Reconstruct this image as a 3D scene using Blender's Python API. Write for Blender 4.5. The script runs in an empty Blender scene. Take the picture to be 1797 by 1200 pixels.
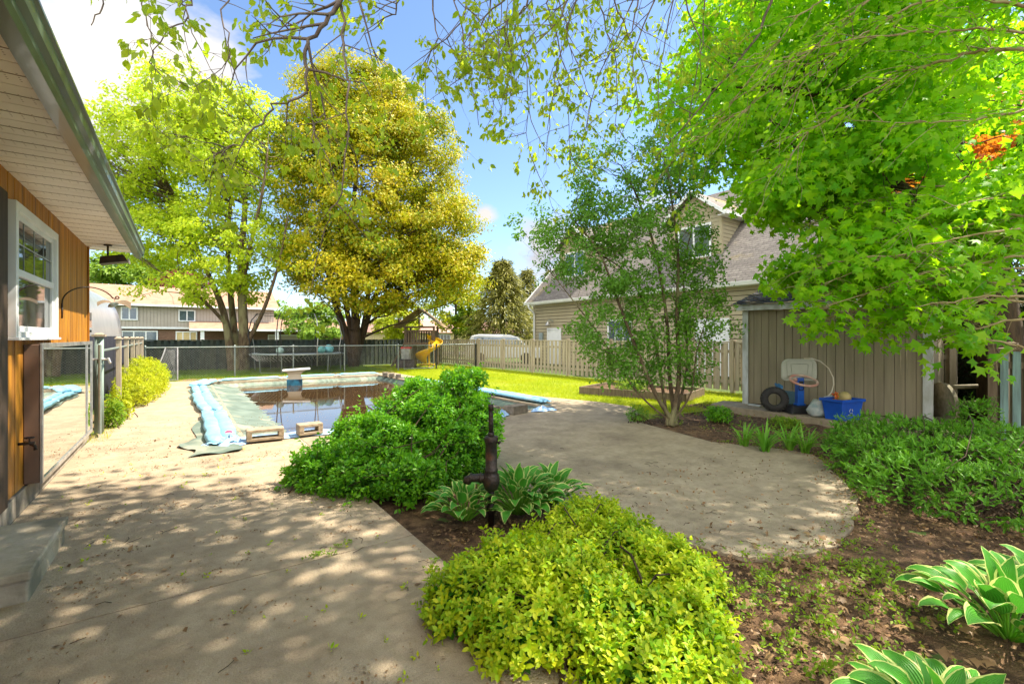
import bpy, math, random
import numpy as np
from mathutils import Vector, Matrix
R=math.radians
random.seed(7); rng=np.random.default_rng(7)
SC=bpy.context.scene; COL=SC.collection

# ------------------------------------------------------------------ camera
FPX=820.0; YAW=math.atan(578/820.0); SN,CS=math.sin(YAW),math.cos(YAW); H=1.57; HOR=592.0
cam=bpy.data.cameras.new('camera'); camo=bpy.data.objects.new('camera',cam); COL.objects.link(camo)
camo.location=(0,0,H); camo.rotation_euler=(R(90),0,-YAW)
cam.sensor_width=36; cam.lens=36*FPX/1797; cam.shift_y=-8/1797; cam.clip_start=.05; cam.clip_end=2000
SC.camera=camo
# ------------------------------------------------------------------ light
SUN_AZ=(0.95,-0.31); SUN_EL=R(56)
SUNS=4.1; SKYS=.10
SC.view_settings.view_transform='Standard'; SC.view_settings.look='None'
SC.view_settings.exposure=1.55; SC.view_settings.gamma=1
sd=Vector((SUN_AZ[0]*math.cos(SUN_EL),SUN_AZ[1]*math.cos(SUN_EL),math.sin(SUN_EL))).normalized()
sl=bpy.data.lights.new('sun','SUN'); sl.energy=SUNS; sl.angle=R(.53); sl.color=(1,.90,.74)
so=bpy.data.objects.new('sun',sl); COL.objects.link(so); so.rotation_euler=(-sd).to_track_quat('-Z','Y').to_euler()
W=bpy.data.worlds.new('World'); SC.world=W; W.use_nodes=True
def pdir(px,py):
    u=(px-898.5)/FPX; v=(HOR-py)/FPX
    return Vector((SN+CS*u,CS-SN*u,v)).normalized()
def world():
    nt=W.node_tree; N=nt.nodes; L=nt.links; N.clear()
    out=N.new('ShaderNodeOutputWorld'); sky=N.new('ShaderNodeTexSky'); sky.sky_type='NISHITA'
    sky.sun_disc=False; sky.sun_elevation=SUN_EL; sky.sun_rotation=math.atan2(SUN_AZ[0],SUN_AZ[1])
    sky.altitude=200; sky.air_density=1.0; sky.dust_density=.35; sky.ozone_density=4.0
    bg=N.new('ShaderNodeBackground'); bg.inputs[1].default_value=SKYS; L.new(sky.outputs[0],bg.inputs[0])
    tc=N.new('ShaderNodeTexCoord'); no=N.new('ShaderNodeTexNoise'); no.inputs['Scale'].default_value=2.6
    no.inputs['Detail'].default_value=9; no.inputs['Roughness'].default_value=.56; no.inputs['Distortion'].default_value=.25
    mp=N.new('ShaderNodeMapping'); mp.inputs['Scale'].default_value=(1,1,1.9); mp.inputs['Location'].default_value=(3.1,1.2,.4)
    L.new(tc.outputs['Generated'],mp.inputs[0]); L.new(mp.outputs[0],no.inputs[0])
    acc=no.outputs['Fac']; back=None
    def math_(op,a,b):
        m=N.new('ShaderNodeMath'); m.operation=op
        for i,x in enumerate((a,b)):
            if isinstance(x,(int,float)): m.inputs[i].default_value=x
            else: L.new(x,m.inputs[i])
        return m.outputs[0]
    # cumulus banks, clear gaps, and an unseen bank added behind the camera as fill
    for (px,py,k,w) in ((170,170,55,.21),(330,120,46,.27),(20,60,60,.16),(930,440,160,.26),(845,372,2500,.3),(1180,330,60,.24),(860,200,5000,.0),(430,80,120,.16),(60,-60,40,-.1),(-900,-300,2.0,.30),(560,60,14,-.22),(860,150,10,-.2),(760,60,14,-.14)):
        if w==0: continue
        d=pdir(px,py) if px>-500 else Vector((-.75,-.62,.5)).normalized(); vm=N.new('ShaderNodeVectorMath'); vm.operation='DOT_PRODUCT'
        L.new(tc.outputs['Generated'],vm.inputs[0]); vm.inputs[1].default_value=d
        g=math_('SUBTRACT',vm.outputs['Value'],1); g=math_('MULTIPLY',g,k*.8); g=math_('POWER',2.718,g); back=g if px<-500 else back; g=math_('MULTIPLY',g,w)
        acc=math_('ADD',acc,g)
    cr=N.new('ShaderNodeValToRGB'); cr.color_ramp.elements[0].position=.56; cr.color_ramp.elements[1].position=.68
    L.new(acc,cr.inputs[0])
    n2=N.new('ShaderNodeTexNoise'); n2.inputs['Scale'].default_value=5; n2.inputs['Detail'].default_value=6; L.new(mp.outputs[0],n2.inputs[0])
    c2=N.new('ShaderNodeValToRGB'); c2.color_ramp.elements[0].color=(.70,.72,.80,1); c2.color_ramp.elements[1].color=(1,.95,.88,1)
    c2.color_ramp.elements[0].position=.3;c2.color_ramp.elements[1].position=.6; L.new(n2.outputs[0],c2.inputs[0])
    b2=N.new('ShaderNodeBackground'); L.new(c2.outputs[0],b2.inputs[0]); L.new(math_('ADD',math_('MULTIPLY',back,1.15),.28),b2.inputs[1])  # bank behind the camera glows brighter, to fill the shade
    mx=N.new('ShaderNodeMixShader'); L.new(cr.outputs[0],mx.inputs[0]); L.new(bg.outputs[0],mx.inputs[1]); L.new(b2.outputs[0],mx.inputs[2])
    L.new(mx.outputs[0],out.inputs[0])
world()
SC.cycles.max_bounces=7; SC.cycles.transparent_max_bounces=8; SC.cycles.diffuse_bounces=4; SC.cycles.glossy_bounces=3; SC.cycles.transmission_bounces=4
SC.cycles.use_denoising=True; SC.cycles.caustics_reflective=False; SC.cycles.caustics_refractive=False
SC.cycles.sample_clamp_indirect=6

# ------------------------------------------------------------------ survey helpers (a picture point to a place on the ground / at a depth)
def G(px,py,z=0.0):
    d=(H-z)*FPX/(py-HOR); u=(px-898.5)/FPX*d
    return Vector((SN*d+CS*u,CS*d-SN*u,z))
def D(px,py,d):
    u=(px-898.5)/FPX*d
    return Vector((SN*d+CS*u,CS*d-SN*u,H+(HOR-py)/FPX*d))

# ------------------------------------------------------------------ materials
def srgb(r,g,b):
    f=lambda c:(c/12.92 if c<=.04045 else ((c+.055)/1.055)**2.4)
    return (f(r/255),f(g/255),f(b/255))
def mat(name,base,c2=None,rough=.8,scale=6,var=.18,bump=0,bscale=40,island=0,ic=None,trans=0,tc=None,metal=0,stretch=(1,1,1),spec=.4,c3=None,c3scale=1.2,c3pos=(.5,.62),detail=4,brick=None,coat=0,fine=0,crack=0):
    m=bpy.data.materials.new(name); m.use_nodes=True; nt=m.node_tree; N=nt.nodes; L=nt.links
    P=N['Principled BSDF']; out=N['Material Output']
    tcn=N.new('ShaderNodeTexCoord'); mp=N.new('ShaderNodeMapping'); mp.inputs['Scale'].default_value=stretch
    L.new(tcn.outputs['Object'],mp.inputs[0])
    def noise(s,d=detail):
        n=N.new('ShaderNodeTexNoise'); n.inputs['Scale'].default_value=s; n.inputs['Detail'].default_value=d; L.new(mp.outputs[0],n.inputs[0]); return n
    def mix(f,a,b,t='MIX'):
        x=N.new('ShaderNodeMix'); x.data_type='RGBA'; x.blend_type=t
        for s,v in ((0,f),(6,a),(7,b)):
            if hasattr(v,'links') or hasattr(v,'is_linked'): L.new(v,x.inputs[s])
            elif s==0: x.inputs[0].default_value=v
            else: x.inputs[s].default_value=(*v[:3],1)
        return x.outputs[2]
    if c2 is None: c2=tuple(max(0,c*(1-2*var)) for c in base); a=tuple(c*(1+var) for c in base)
    else: a=base
    n=noise(scale); cr=N.new('ShaderNodeValToRGB'); cr.color_ramp.elements[0].position=.35; cr.color_ramp.elements[1].position=.65
    L.new(n.outputs[0],cr.inputs[0]); col=mix(cr.outputs[0],c2,a)
    if c3:
        n3=noise(c3scale,6); r3=N.new('ShaderNodeValToRGB'); r3.color_ramp.elements[0].position=c3pos[0]; r3.color_ramp.elements[1].position=c3pos[1]
        L.new(n3.outputs[0],r3.inputs[0]); col=mix(r3.outputs[0],col,c3)
    if fine:
        nf=noise(170,2); rf=N.new('ShaderNodeValToRGB'); rf.color_ramp.elements[0].position=.36; rf.color_ramp.elements[1].position=.60
        rf.color_ramp.elements[0].color=(1-fine,1-fine,1-fine,1); rf.color_ramp.elements[1].color=(1.0,1.0,1.0,1); L.new(nf.outputs[0],rf.inputs[0]); col=mix(1.0,col,rf.outputs[0],'MULTIPLY')
        nf=noise(14,6); rf=N.new('ShaderNodeValToRGB'); rf.color_ramp.elements[0].position=.38; rf.color_ramp.elements[1].position=.56
        rf.color_ramp.elements[0].color=(1-fine*.5,1-fine*.55,1-fine*.6,1); L.new(nf.outputs[0],rf.inputs[0]); col=mix(1.0,col,rf.outputs[0],'MULTIPLY')
    if crack:
        wn=noise(1.6,5); va=N.new('ShaderNodeVectorMath'); va.operation='MULTIPLY_ADD'; L.new(wn.outputs['Color'],va.inputs[0]); va.inputs[1].default_value=(.7,.7,.7); L.new(tcn.outputs['Object'],va.inputs[2])
        vo=N.new('ShaderNodeTexVoronoi'); vo.feature='DISTANCE_TO_EDGE'; vo.inputs['Scale'].default_value=crack; L.new(va.outputs[0],vo.inputs['Vector'])
        rc=N.new('ShaderNodeValToRGB'); rc.color_ramp.elements[0].position=.0008; rc.color_ramp.elements[0].color=(.35,.30,.26,1); rc.color_ramp.elements[1].position=.0022; L.new(vo.outputs[0],rc.inputs[0]); col=mix(1.0,col,rc.outputs[0],'MULTIPLY')
    if brick:
        sp=N.new('ShaderNodeSeparateXYZ'); L.new(tcn.outputs['Object'],sp.inputs[0]); cb=N.new('ShaderNodeCombineXYZ')
        L.new(sp.outputs[brick[0]],cb.inputs[0]); L.new(sp.outputs[brick[1]],cb.inputs[1])
        bt=N.new('ShaderNodeTexBrick'); L.new(cb.outputs[0],bt.inputs[0]); bt.inputs['Scale'].default_value=1
        bt.inputs['Brick Width'].default_value=brick[2]; bt.inputs['Row Height'].default_value=brick[3]; bt.inputs['Mortar Size'].default_value=brick[4]
        bt.inputs['Mortar Smooth'].default_value=.3
        k=brick[5]; bt.inputs['Color1'].default_value=(1,1,1,1); bt.inputs['Color2'].default_value=(.72,.72,.72,1); bt.inputs['Mortar'].default_value=(k,k,k,1)
        col=mix(1.0,col,bt.outputs[0],'MULTIPLY')
    if island:
        g=N.new('ShaderNodeNewGeometry'); col2=ic if ic else tuple(c*.45 for c in base)
        mm=N.new('ShaderNodeMath'); mm.operation='MULTIPLY'; mm.inputs[1].default_value=island; L.new(g.outputs['Random Per Island'],mm.inputs[0])
        col=mix(mm.outputs[0],col,col2)
    L.new(col,P.inputs['Base Color']); P.inputs['Roughness'].default_value=rough; P.inputs['Metallic'].default_value=metal
    P.inputs['Specular IOR Level'].default_value=spec; P.inputs['Coat Weight'].default_value=coat
    if bump:
        b=N.new('ShaderNodeBump'); b.inputs['Strength'].default_value=bump; b.inputs['Distance'].default_value=.02
        nb=noise(bscale,6); L.new(nb.outputs[0],b.inputs['Height']); L.new(b.outputs[0],P.inputs['Normal'])
    if trans:
        t=N.new('ShaderNodeBsdfTranslucent'); 
        tcol=mix(.75,col,tc) if tc else col
        L.new(tcol,t.inputs[0]); ms=N.new('ShaderNodeMixShader'); ms.inputs[0].default_value=trans
        L.new(P.outputs[0],ms.inputs[1]); L.new(t.outputs[0],ms.inputs[2]); L.new(ms.outputs[0],out.inputs[0])
    return m
M={}
M['concrete']=mat('concrete',(.50,.40,.275),(.39,.305,.205),.9,3.0,bump=.5,bscale=70,c3=(.34,.26,.18),c3scale=1.1,c3pos=(.5,.8),detail=8,fine=.22)
M['concrete_grey']=mat('concrete_grey',(.42,.345,.24),(.32,.26,.175),.9,3.5,bump=.35,bscale=60,c3=(.21,.165,.115),c3scale=1.3,c3pos=(.5,.78),detail=8,fine=.22)
M['step']=mat('step_concrete',(.56,.48,.36),(.42,.35,.25),.95,5,bump=.3,bscale=50,c3=(.25,.22,.16),c3scale=2,detail=8)
M['found']=mat('foundation',(.42,.37,.29),(.26,.22,.17),.95,8,bump=.5,bscale=30,brick=(1,2,.4,.2,.008,.45))
M['soil']=mat('soil',(.20,.115,.06),(.09,.05,.027),1,14,bump=1,bscale=70,fine=.5,c3=(.28,.17,.085),c3scale=2.5,c3pos=(.52,.66),detail=8)
M['drydirt']=mat('dry_dirt',(.28,.19,.10),(.15,.10,.055),1,9,bump=.8,bscale=45,c3=(.10,.13,.03),c3scale=1.5,detail=8)
M['ground']=mat('ground',(.10,.15,.03),(.06,.09,.02),1,3,bump=.4,detail=8)
M['lawn']=mat('lawn',(.30,.33,.012),(.18,.24,.012),1,5,bump=.6,c3=(.20,.16,.05),c3scale=.7,c3pos=(.58,.75),detail=8)
M['road']=mat('road',(.06,.06,.06),rough=.9)
M['grass']=mat('grass_blades',(.50,.58,.008),(.26,.42,.008),.6,.7,island=.6,ic=(.42,.42,.02),trans=.45,tc=(.55,.62,.01))
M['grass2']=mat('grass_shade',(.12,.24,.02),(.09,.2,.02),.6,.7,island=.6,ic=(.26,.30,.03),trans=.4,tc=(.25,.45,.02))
M['cedar']=mat('stained_cedar',(.60,.27,.022),(.36,.14,.012),.55,2.2,stretch=(8,8,.7),island=.35,ic=(.25,.10,.015),bump=.25,bscale=30,c3=(.20,.085,.015),c3scale=1.1,c3pos=(.52,.68))
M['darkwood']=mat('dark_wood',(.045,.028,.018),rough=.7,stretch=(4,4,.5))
M['white']=mat('white_paint',(.72,.74,.76),rough=.4,var=.04,scale=3)
M['white_old']=mat('old_white_paint',(.62,.65,.66),(.40,.42,.38),.7,7,stretch=(1,1,.4),bump=.2)
M['soffit']=mat('soffit_vinyl',(.88,.84,.79),rough=.5,var=.04,scale=2)
M['soffit_line']=mat('soffit_groove',(.26,.2,.16),rough=.7,var=.05)
M['gutter']=mat('green_gutter',(.12,.17,.135),(.07,.105,.068),.32,3,stretch=(3,.4,3),spec=.6,coat=.2,c3=(.24,.27,.24),c3scale=1.4,c3pos=(.55,.8))
M['brown']=mat('brown_metal',(.16,.095,.065),rough=.45,var=.06)
M['alu']=mat('aluminium',(.55,.54,.53),rough=.35,metal=.7,var=.12,scale=9)
M['galv']=mat('galvanised_steel',(.34,.37,.35),(.25,.31,.29),.45,9,metal=.5)
M['greenpost']=mat('green_grey_post',(.32,.40,.36),(.20,.28,.24),.6,5,metal=.1,stretch=(1,1,.3))
M['wire']=mat('galvanised_wire',(.28,.28,.27),rough=.4,metal=.4)
M['mirror']=mat('reflective_pane',(.72,.74,.74),rough=.015,metal=1,var=.02,scale=1)
M['glass']=mat('window_glass',(.035,.045,.05),rough=.03,spec=1.0,var=.1)
M['glass_sky']=mat('pale_window_glass',(.10,.14,.17),rough=.04,spec=1.0,metal=.25,var=.1)
M['navy']=mat('dark_fence_paint',(.030,.032,.055),rough=.6,var=.1,island=.4,stretch=(4,4,.5))
M['farfence']=mat('dark_green_fence',(.055,.085,.08),(.03,.045,.045),.75,3,stretch=(4,4,.4),island=.6,ic=(.09,.10,.068))
M['fence']=mat('weathered_fence',(.47,.40,.30),(.35,.29,.215),.9,3.2,stretch=(6,6,.5),island=.5,ic=(.40,.34,.25),bump=.2,c3=(.28,.23,.16),c3scale=.9,c3pos=(.58,.72))
M['teal']=mat('teal_boards',(.26,.44,.42),(.12,.20,.20),.8,3,stretch=(8,8,.6),island=.4,ic=(.28,.34,.32),bump=.2)
M['oldwood']=mat('old_wood',(.24,.18,.12),(.14,.10,.065),.9,4,stretch=(5,5,.6),island=.4,bump=.2)
M['greywood']=mat('grey_wood',(.30,.27,.20),(.20,.18,.12),.9,4,stretch=(4,4,4),bump=.2)
M['shedwood']=mat('shed_boards',(.34,.295,.20),(.265,.23,.155),.85,2.2,stretch=(6,6,.4),island=.45,ic=(.26,.215,.135),bump=.2,bscale=30,c3=(.56,.47,.32),c3scale=3.2,c3pos=(.66,.74))
M['siding']=mat('tan_siding',(.38,.335,.225),(.335,.295,.20),.7,1.5,island=.3,ic=(.40,.33,.19))
M['shingle']=mat('grey_shingle',(.25,.225,.20),(.17,.15,.14),.9,9,bump=.3,brick=(1,2,.35,.1,.012,.45),c3=(.30,.22,.04),c3scale=.5,c3pos=(.60,.72))
M['shingle_dark']=mat('dark_old_shingle',(.085,.078,.08),(.045,.04,.042),.95,7,island=.5,bump=.6,bscale=25,c3=(.20,.14,.09),c3scale=1.6,c3pos=(.55,.66))
M['tanroof']=mat('tan_roof',(.40,.25,.165),(.35,.215,.14),.9,8,bump=.2,brick=(0,1,.5,.25,.012,.75))
M['greysiding']=mat('greige_siding',(.42,.37,.32),rough=.7,var=.04,scale=1)
M['brick']=mat('brown_brick',(.19,.11,.075),(.14,.08,.055),.9,10,brick=(0,2,.3,.1,.01,1.4))
M['cream']=mat('cream_door',(.60,.48,.25),rough=.5,var=.05)
M['water']=mat('pool_water',(.045,.024,.010),(.065,.036,.014),.03,.8,spec=.75,bump=.012,bscale=2.5)
M['tarp']=mat('green_grey_cover',(.19,.24,.20),(.12,.16,.13),.5,3,bump=.5,bscale=7,c3=(.33,.34,.26),c3scale=1.2,detail=7)
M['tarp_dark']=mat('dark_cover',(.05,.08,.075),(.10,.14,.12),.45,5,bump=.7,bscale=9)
M['bluebag']=mat('blue_vinyl',(.30,.62,.78),(.22,.48,.68),.5,3,fine=.15,bump=.7,bscale=12,c3=(.55,.68,.74),c3scale=3,c3pos=(.6,.8))
M['bluesheet']=mat('pale_blue_plastic',(.42,.58,.78),(.25,.42,.68),.4,14,bump=.5,bscale=25)
M['block']=mat('cinder_block',(.44,.35,.25),(.30,.23,.16),.95,12,bump=.6,bscale=60)
M['block_dark']=mat('old_cinder_block',(.25,.21,.165),(.14,.12,.09),.95,9,bump=.7,bscale=50)
M['divecream']=mat('aged_fibreglass',(.62,.53,.40),(.55,.46,.33),.5,3)
M['divetop']=mat('white_fibreglass',(.82,.79,.74),rough=.5,var=.04)
M['blackiron']=mat('black_cast_iron',(.022,.02,.02),(.05,.032,.022),.45,12,metal=.35,bump=.4,bscale=50,c3=(.10,.045,.022),c3scale=5,c3pos=(.58,.7))
M['black']=mat('black_plastic',(.02,.02,.022),rough=.5,var=.1)
M['rubber']=mat('black_rubber',(.045,.043,.04),(.03,.028,.026),.8,14,bump=.5)
M['bark']=mat('grey_brown_bark',(.16,.115,.065),(.075,.05,.028),.95,5,stretch=(2.5,2.5,.7),bump=.8,bscale=14,c3=(.22,.20,.10),c3scale=1.4)
M['bark_dark']=mat('dark_bark',(.085,.055,.03),(.04,.026,.015),.95,5,stretch=(3,3,.6),bump=1,bscale=10)
M['twig']=mat('grey_twig',(.20,.15,.12),(.10,.07,.055),.8,8)
M['palebark']=mat('pale_twig',(.42,.33,.19),(.28,.20,.10),.8,8)
def leafm(n,a,b,ic,tc,tr=.45,isl=.7,sc=.5,rough=.5,spec=.35): M[n]=mat(n,a,b,rough,sc,island=isl,ic=ic,trans=tr,tc=tc,spec=spec,detail=3)
leafm('leaf_lime',(.40,.55,.02),(.30,.50,.015),(.60,.62,.03),(.70,.82,.03),.55)
leafm('leaf_gold',(.40,.42,.006),(.085,.26,.006),(.72,.42,.005),(.52,.58,.005),.32,sc=.5,isl=.6)
leafm('leaf_maple',(.20,.54,.010),(.07,.34,.008),(.46,.68,.015),(.52,.88,.01),.62)
leafm('leaf_hang',(.26,.42,.02),(.14,.30,.015),(.52,.50,.03),(.55,.72,.02),.55)
leafm('leaf_small',(.17,.40,.022),(.10,.30,.018),(.16,.30,.05),(.22,.42,.03),.4)
leafm('leaf_bush',(.10,.36,.015),(.05,.24,.010),(.24,.50,.02),(.28,.62,.015),.4,rough=.38,sc=2)
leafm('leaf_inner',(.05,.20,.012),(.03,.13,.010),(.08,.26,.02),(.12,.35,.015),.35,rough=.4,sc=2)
leafm('leaf_privet',(.34,.54,.010),(.12,.38,.010),(.70,.64,.02),(.56,.74,.01),.38,sc=2.6,isl=.7)
leafm('leaf_yew',(.075,.29,.014),(.035,.17,.010),(.26,.52,.025),(.20,.48,.02),.28,sc=2.2)
leafm('leaf_conifer',(.22,.22,.03),(.13,.15,.025),(.30,.27,.05),(.30,.30,.04),.2)
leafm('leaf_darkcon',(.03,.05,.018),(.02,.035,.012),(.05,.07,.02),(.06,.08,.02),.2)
leafm('leaf_far',(.15,.30,.02),(.09,.20,.015),(.30,.42,.03),(.30,.45,.02),.35)
leafm('leaf_red',(.22,.045,.045),(.14,.03,.03),(.35,.10,.07),(.45,.12,.08),.35)
leafm('leaf_copper',(.48,.13,.015),(.36,.09,.02),(.58,.26,.02),(.80,.30,.02),.5)
leafm('leaf_yellowbush',(.46,.50,.012),(.28,.42,.012),(.60,.58,.02),(.62,.68,.01),.4,sc=2)
leafm('leaf_weed',(.16,.33,.02),(.10,.24,.015),(.34,.44,.03),(.35,.55,.02),.4,sc=3)
leafm('leaf_dead',(.26,.15,.07),(.14,.08,.035),(.40,.26,.13),(.3,.2,.1),.1)
leafm('leaf_dayl',(.12,.36,.03),(.09,.28,.02),(.26,.48,.05),(.30,.60,.03),.35,sc=3)

def hosta_mat():
    m=bpy.data.materials.new('variegated_leaf'); m.use_nodes=True; nt=m.node_tree; N=nt.nodes; L=nt.links; P=N['Principled BSDF']
    uv=N.new('ShaderNodeUVMap'); uv.uv_map='uv'; sp=N.new('ShaderNodeSeparateXYZ'); L.new(uv.outputs[0],sp.inputs[0])
    nz=N.new('ShaderNodeTexNoise'); nz.inputs['Scale'].default_value=12; tc=N.new('ShaderNodeTexCoord'); L.new(tc.outputs['Object'],nz.inputs[0])
    ab=N.new('ShaderNodeMath'); ab.operation='MULTIPLY_ADD'; ab.inputs[1].default_value=.40; L.new(nz.outputs[0],ab.inputs[0]); L.new(sp.outputs[1],ab.inputs[2])
    cr=N.new('ShaderNodeValToRGB'); e=cr.color_ramp.elements; e[0].position=.97; e[0].color=(.09,.36,.03,1); e[1].position=1.0; e[1].color=(.72,.80,.26,1)
    L.new(ab.outputs[0],cr.inputs[0])
    # parallel veins
    wv=N.new('ShaderNodeMath'); wv.operation='SINE'; ml=N.new('ShaderNodeMath'); ml.operation='MULTIPLY'; ml.inputs[1].default_value=38; L.new(sp.outputs[1],ml.inputs[0]); L.new(ml.outputs[0],wv.inputs[0])
    b=N.new('ShaderNodeBump'); b.inputs['Strength'].default_value=.5; b.inputs['Distance'].default_value=.004; L.new(wv.outputs[0],b.inputs['Height']); L.new(b.outputs[0],P.inputs['Normal'])
    L.new(cr.outputs[0],P.inputs['Base Color']); P.inputs['Roughness'].default_value=.42
    t=N.new('ShaderNodeBsdfTranslucent'); L.new(cr.outputs[0],t.inputs[0]); ms=N.new('ShaderNodeMixShader'); ms.inputs[0].default_value=.3
    L.new(P.outputs[0],ms.inputs[1]); L.new(t.outputs[0],ms.inputs[2]); L.new(ms.outputs[0],N['Material Output'].inputs[0]); return m
M['hosta']=hosta_mat()

# ------------------------------------------------------------------ mesh helpers
class MB:
    def __init__(s): s.v=[]; s.f=[]; s.smooth=False
    def add(s,vs,fs):
        o=len(s.v); s.v+= [tuple(p) for p in vs]; s.f+=[tuple(i+o for i in f) for f in fs]; return s
    def box(s,x0,y0,z0,x1,y1,z1):
        return s.add([(x0,y0,z0),(x1,y0,z0),(x1,y1,z0),(x0,y1,z0),(x0,y0,z1),(x1,y0,z1),(x1,y1,z1),(x0,y1,z1)],
            [(0,3,2,1),(4,5,6,7),(0,1,5,4),(1,2,6,5),(2,3,7,6),(3,0,4,7)])
    def obox(s,c,size,m=None,taper=1.0):
        sx,sy,sz=[a/2 for a in size]; vs=[]
        for z,t in ((-sz,1),(sz,taper)):
            for x,y in ((-sx,-sy),(sx,-sy),(sx,sy),(-sx,sy)):
                p=Vector((x*t,y*t,z)); p=(m@p if m else p)+Vector(c); vs.append(p)
        return s.add(vs,[(0,3,2,1),(4,5,6,7),(0,1,5,4),(1,2,6,5),(2,3,7,6),(3,0,4,7)])
    def beam(s,a,b,w,h):
        a,b=Vector(a),Vector(b); d=b-a; L=d.length; q=d.to_track_quat('X','Z').to_matrix()
        return s.obox((a+b)/2,(L,w,h),q)
    def prism(s,pts,z0,z1):
        n=len(pts); vs=[(p[0],p[1],z0) for p in pts]+[(p[0],p[1],z1) for p in pts]
        return s.add(vs,[tuple(range(n-1,-1,-1)),tuple(range(n,2*n))]+[(i,(i+1)%n,n+(i+1)%n,n+i) for i in range(n)])
    def extr(s,pts,vec):
        n=len(pts); v=Vector(vec); vs=[Vector(p) for p in pts]+[Vector(p)+v for p in pts]
        return s.add(vs,[tuple(range(n-1,-1,-1)),tuple(range(n,2*n))]+[(i,(i+1)%n,n+(i+1)%n,n+i) for i in range(n)])
    def tube(s,pts,rad,n=6,cap=True,closed=False):
        pts=[Vector(p) for p in pts]; k=len(pts)
        if isinstance(rad,(int,float)): rad=[rad]*k
        o=len(s.v); prev=None
        for i,p in enumerate(pts):
            t=(pts[(i+1)%k]-pts[i-1]) if closed else (pts[min(i+1,k-1)]-pts[max(i-1,0)])
            if t.length<1e-9: t=Vector((0,0,1))
            t.normalize()
            if prev is None:
                u=t.orthogonal().normalized()
            else:
                u=prev-t*prev.dot(t)
                u=u.normalized() if u.length>1e-6 else t.orthogonal().normalized()
            prev=u; w=t.cross(u)
            for j in range(n):
                a=2*math.pi*j/n; s.v.append(tuple(p+(u*math.cos(a)+w*math.sin(a))*rad[i]))
        for i in range(k if closed else k-1):
            for j in range(n):
                a=o+i*n+j; b=o+i*n+(j+1)%n; i2=((i+1)%k)
                s.f.append((a,b,o+i2*n+(j+1)%n,o+i2*n+j))
        if cap and not closed:
            s.f.append(tuple(o+j for j in range(n-1,-1,-1))); s.f.append(tuple(o+(k-1)*n+j for j in range(n)))
        return s
    def lathe(s,c,prof,n=16,axis='z',m=None):
        o=len(s.v); c=Vector(c)
        for r,h in prof:
            for j in range(n):
                a=2*math.pi*j/n; p=Vector((r*math.cos(a),r*math.sin(a),h))
                if axis=='x': p=Vector((p.z,p.x,p.y))
                if m: p=m@p
                s.v.append(tuple(c+p))
        k=len(prof)
        for i in range(k-1):
            for j in range(n): s.f.append((o+i*n+j,o+i*n+(j+1)%n,o+(i+1)*n+(j+1)%n,o+(i+1)*n+j))
        s.f.append(tuple(o+j for j in range(n-1,-1,-1))); s.f.append(tuple(o+(k-1)*n+j for j in range(n)))
        return s
    def grid(s,fn,nu,nv,closeu=False):
        o=len(s.v)
        for i in range(nu+1):
            for j in range(nv+1): s.v.append(tuple(fn(i/nu,j/nv)))
        for i in range(nu):
            for j in range(nv):
                a=o+i*(nv+1)+j; s.f.append((a,a+nv+1,a+nv+2,a+1))
        return s
    def build(s,name,m,parent=None,smooth=False,bevel=0,**tg):
        me=bpy.data.meshes.new(name); me.from_pydata(s.v,[],s.f); me.update()
        o=bpy.data.objects.new(name,me); COL.objects.link(o); me.materials.append(M[m] if isinstance(m,str) else m)
        if smooth: me.shade_smooth()
        if parent: o.parent=parent; o.matrix_parent_inverse=Matrix.Translation(-Vector(parent.get('org',(0,0,0))))
        if bevel:
            b=o.modifiers.new('bevel','BEVEL'); b.width=bevel; b.segments=2; b.limit_method='ANGLE'; b.angle_limit=R(40)
        for k,v in tg.items(): o[k]=v
        return o
def thing(name,label,cat,loc=(0,0,0),group=None):
    # all part meshes are modelled in world coordinates; the Empty stands at the thing's base
    o=bpy.data.objects.new(name,None); COL.objects.link(o); o.location=loc; o['org']=tuple(loc); o['label']=label; o['category']=cat
    o.empty_display_size=.1
    if group: o['group']=group
    return o
def copy_tree(o,delta,label=None,parent=None,scale=None,rotz=0):
    c=o.copy(); COL.objects.link(c)
    if parent: c.parent=parent; c.matrix_parent_inverse=o.matrix_parent_inverse.copy()
    else:
        c.location=Vector(o.location)+Vector(delta); c.rotation_euler.z+=rotz
        if scale: c.scale=scale
        if label: c['label']=label
    for ch in list(o.children): copy_tree(ch,None,parent=c)
    return c
def struct(mb,name,m,**k): o=mb.build(name,m,**k); o['kind']='structure'; return o

# templates: verts, faces, uv(optional)
T={}
T['kite']=(np.array([(0,0,0),(.45,.28,.07),(1,0,-.03),(.45,-.28,.07)]),[(0,1,2),(0,2,3)])
T['oval']=(np.array([(0,0,0),(.25,.22,.06),(.62,.24,.06),(1,0,-.08),(.62,-.24,.06),(.25,-.22,.06),(.5,0,0)]),[(0,1,2,6),(6,2,3),(0,6,4,5),(6,3,4)])
def _maple():
    ang=[0,22,52,80,118,150,180]; rad=[.62,.30,.60,.27,.48,.26,.24]; dz=[-.12,.03,-.10,.03,-.08,.02,0]
    pts=[(a,r,z) for a,r,z in zip(ang,rad,dz)]+[(-a,r,z) for a,r,z in list(zip(ang,rad,dz))[-2:0:-1]]
    v=[(.38,0,.05)]+[(.38+r*math.cos(R(a)),r*math.sin(R(a)),z) for a,r,z in pts]; n=len(pts)
    return np.array(v),[(0,1+i,1+(i+1)%n) for i in range(n)]
T['maple']=_maple()
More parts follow.
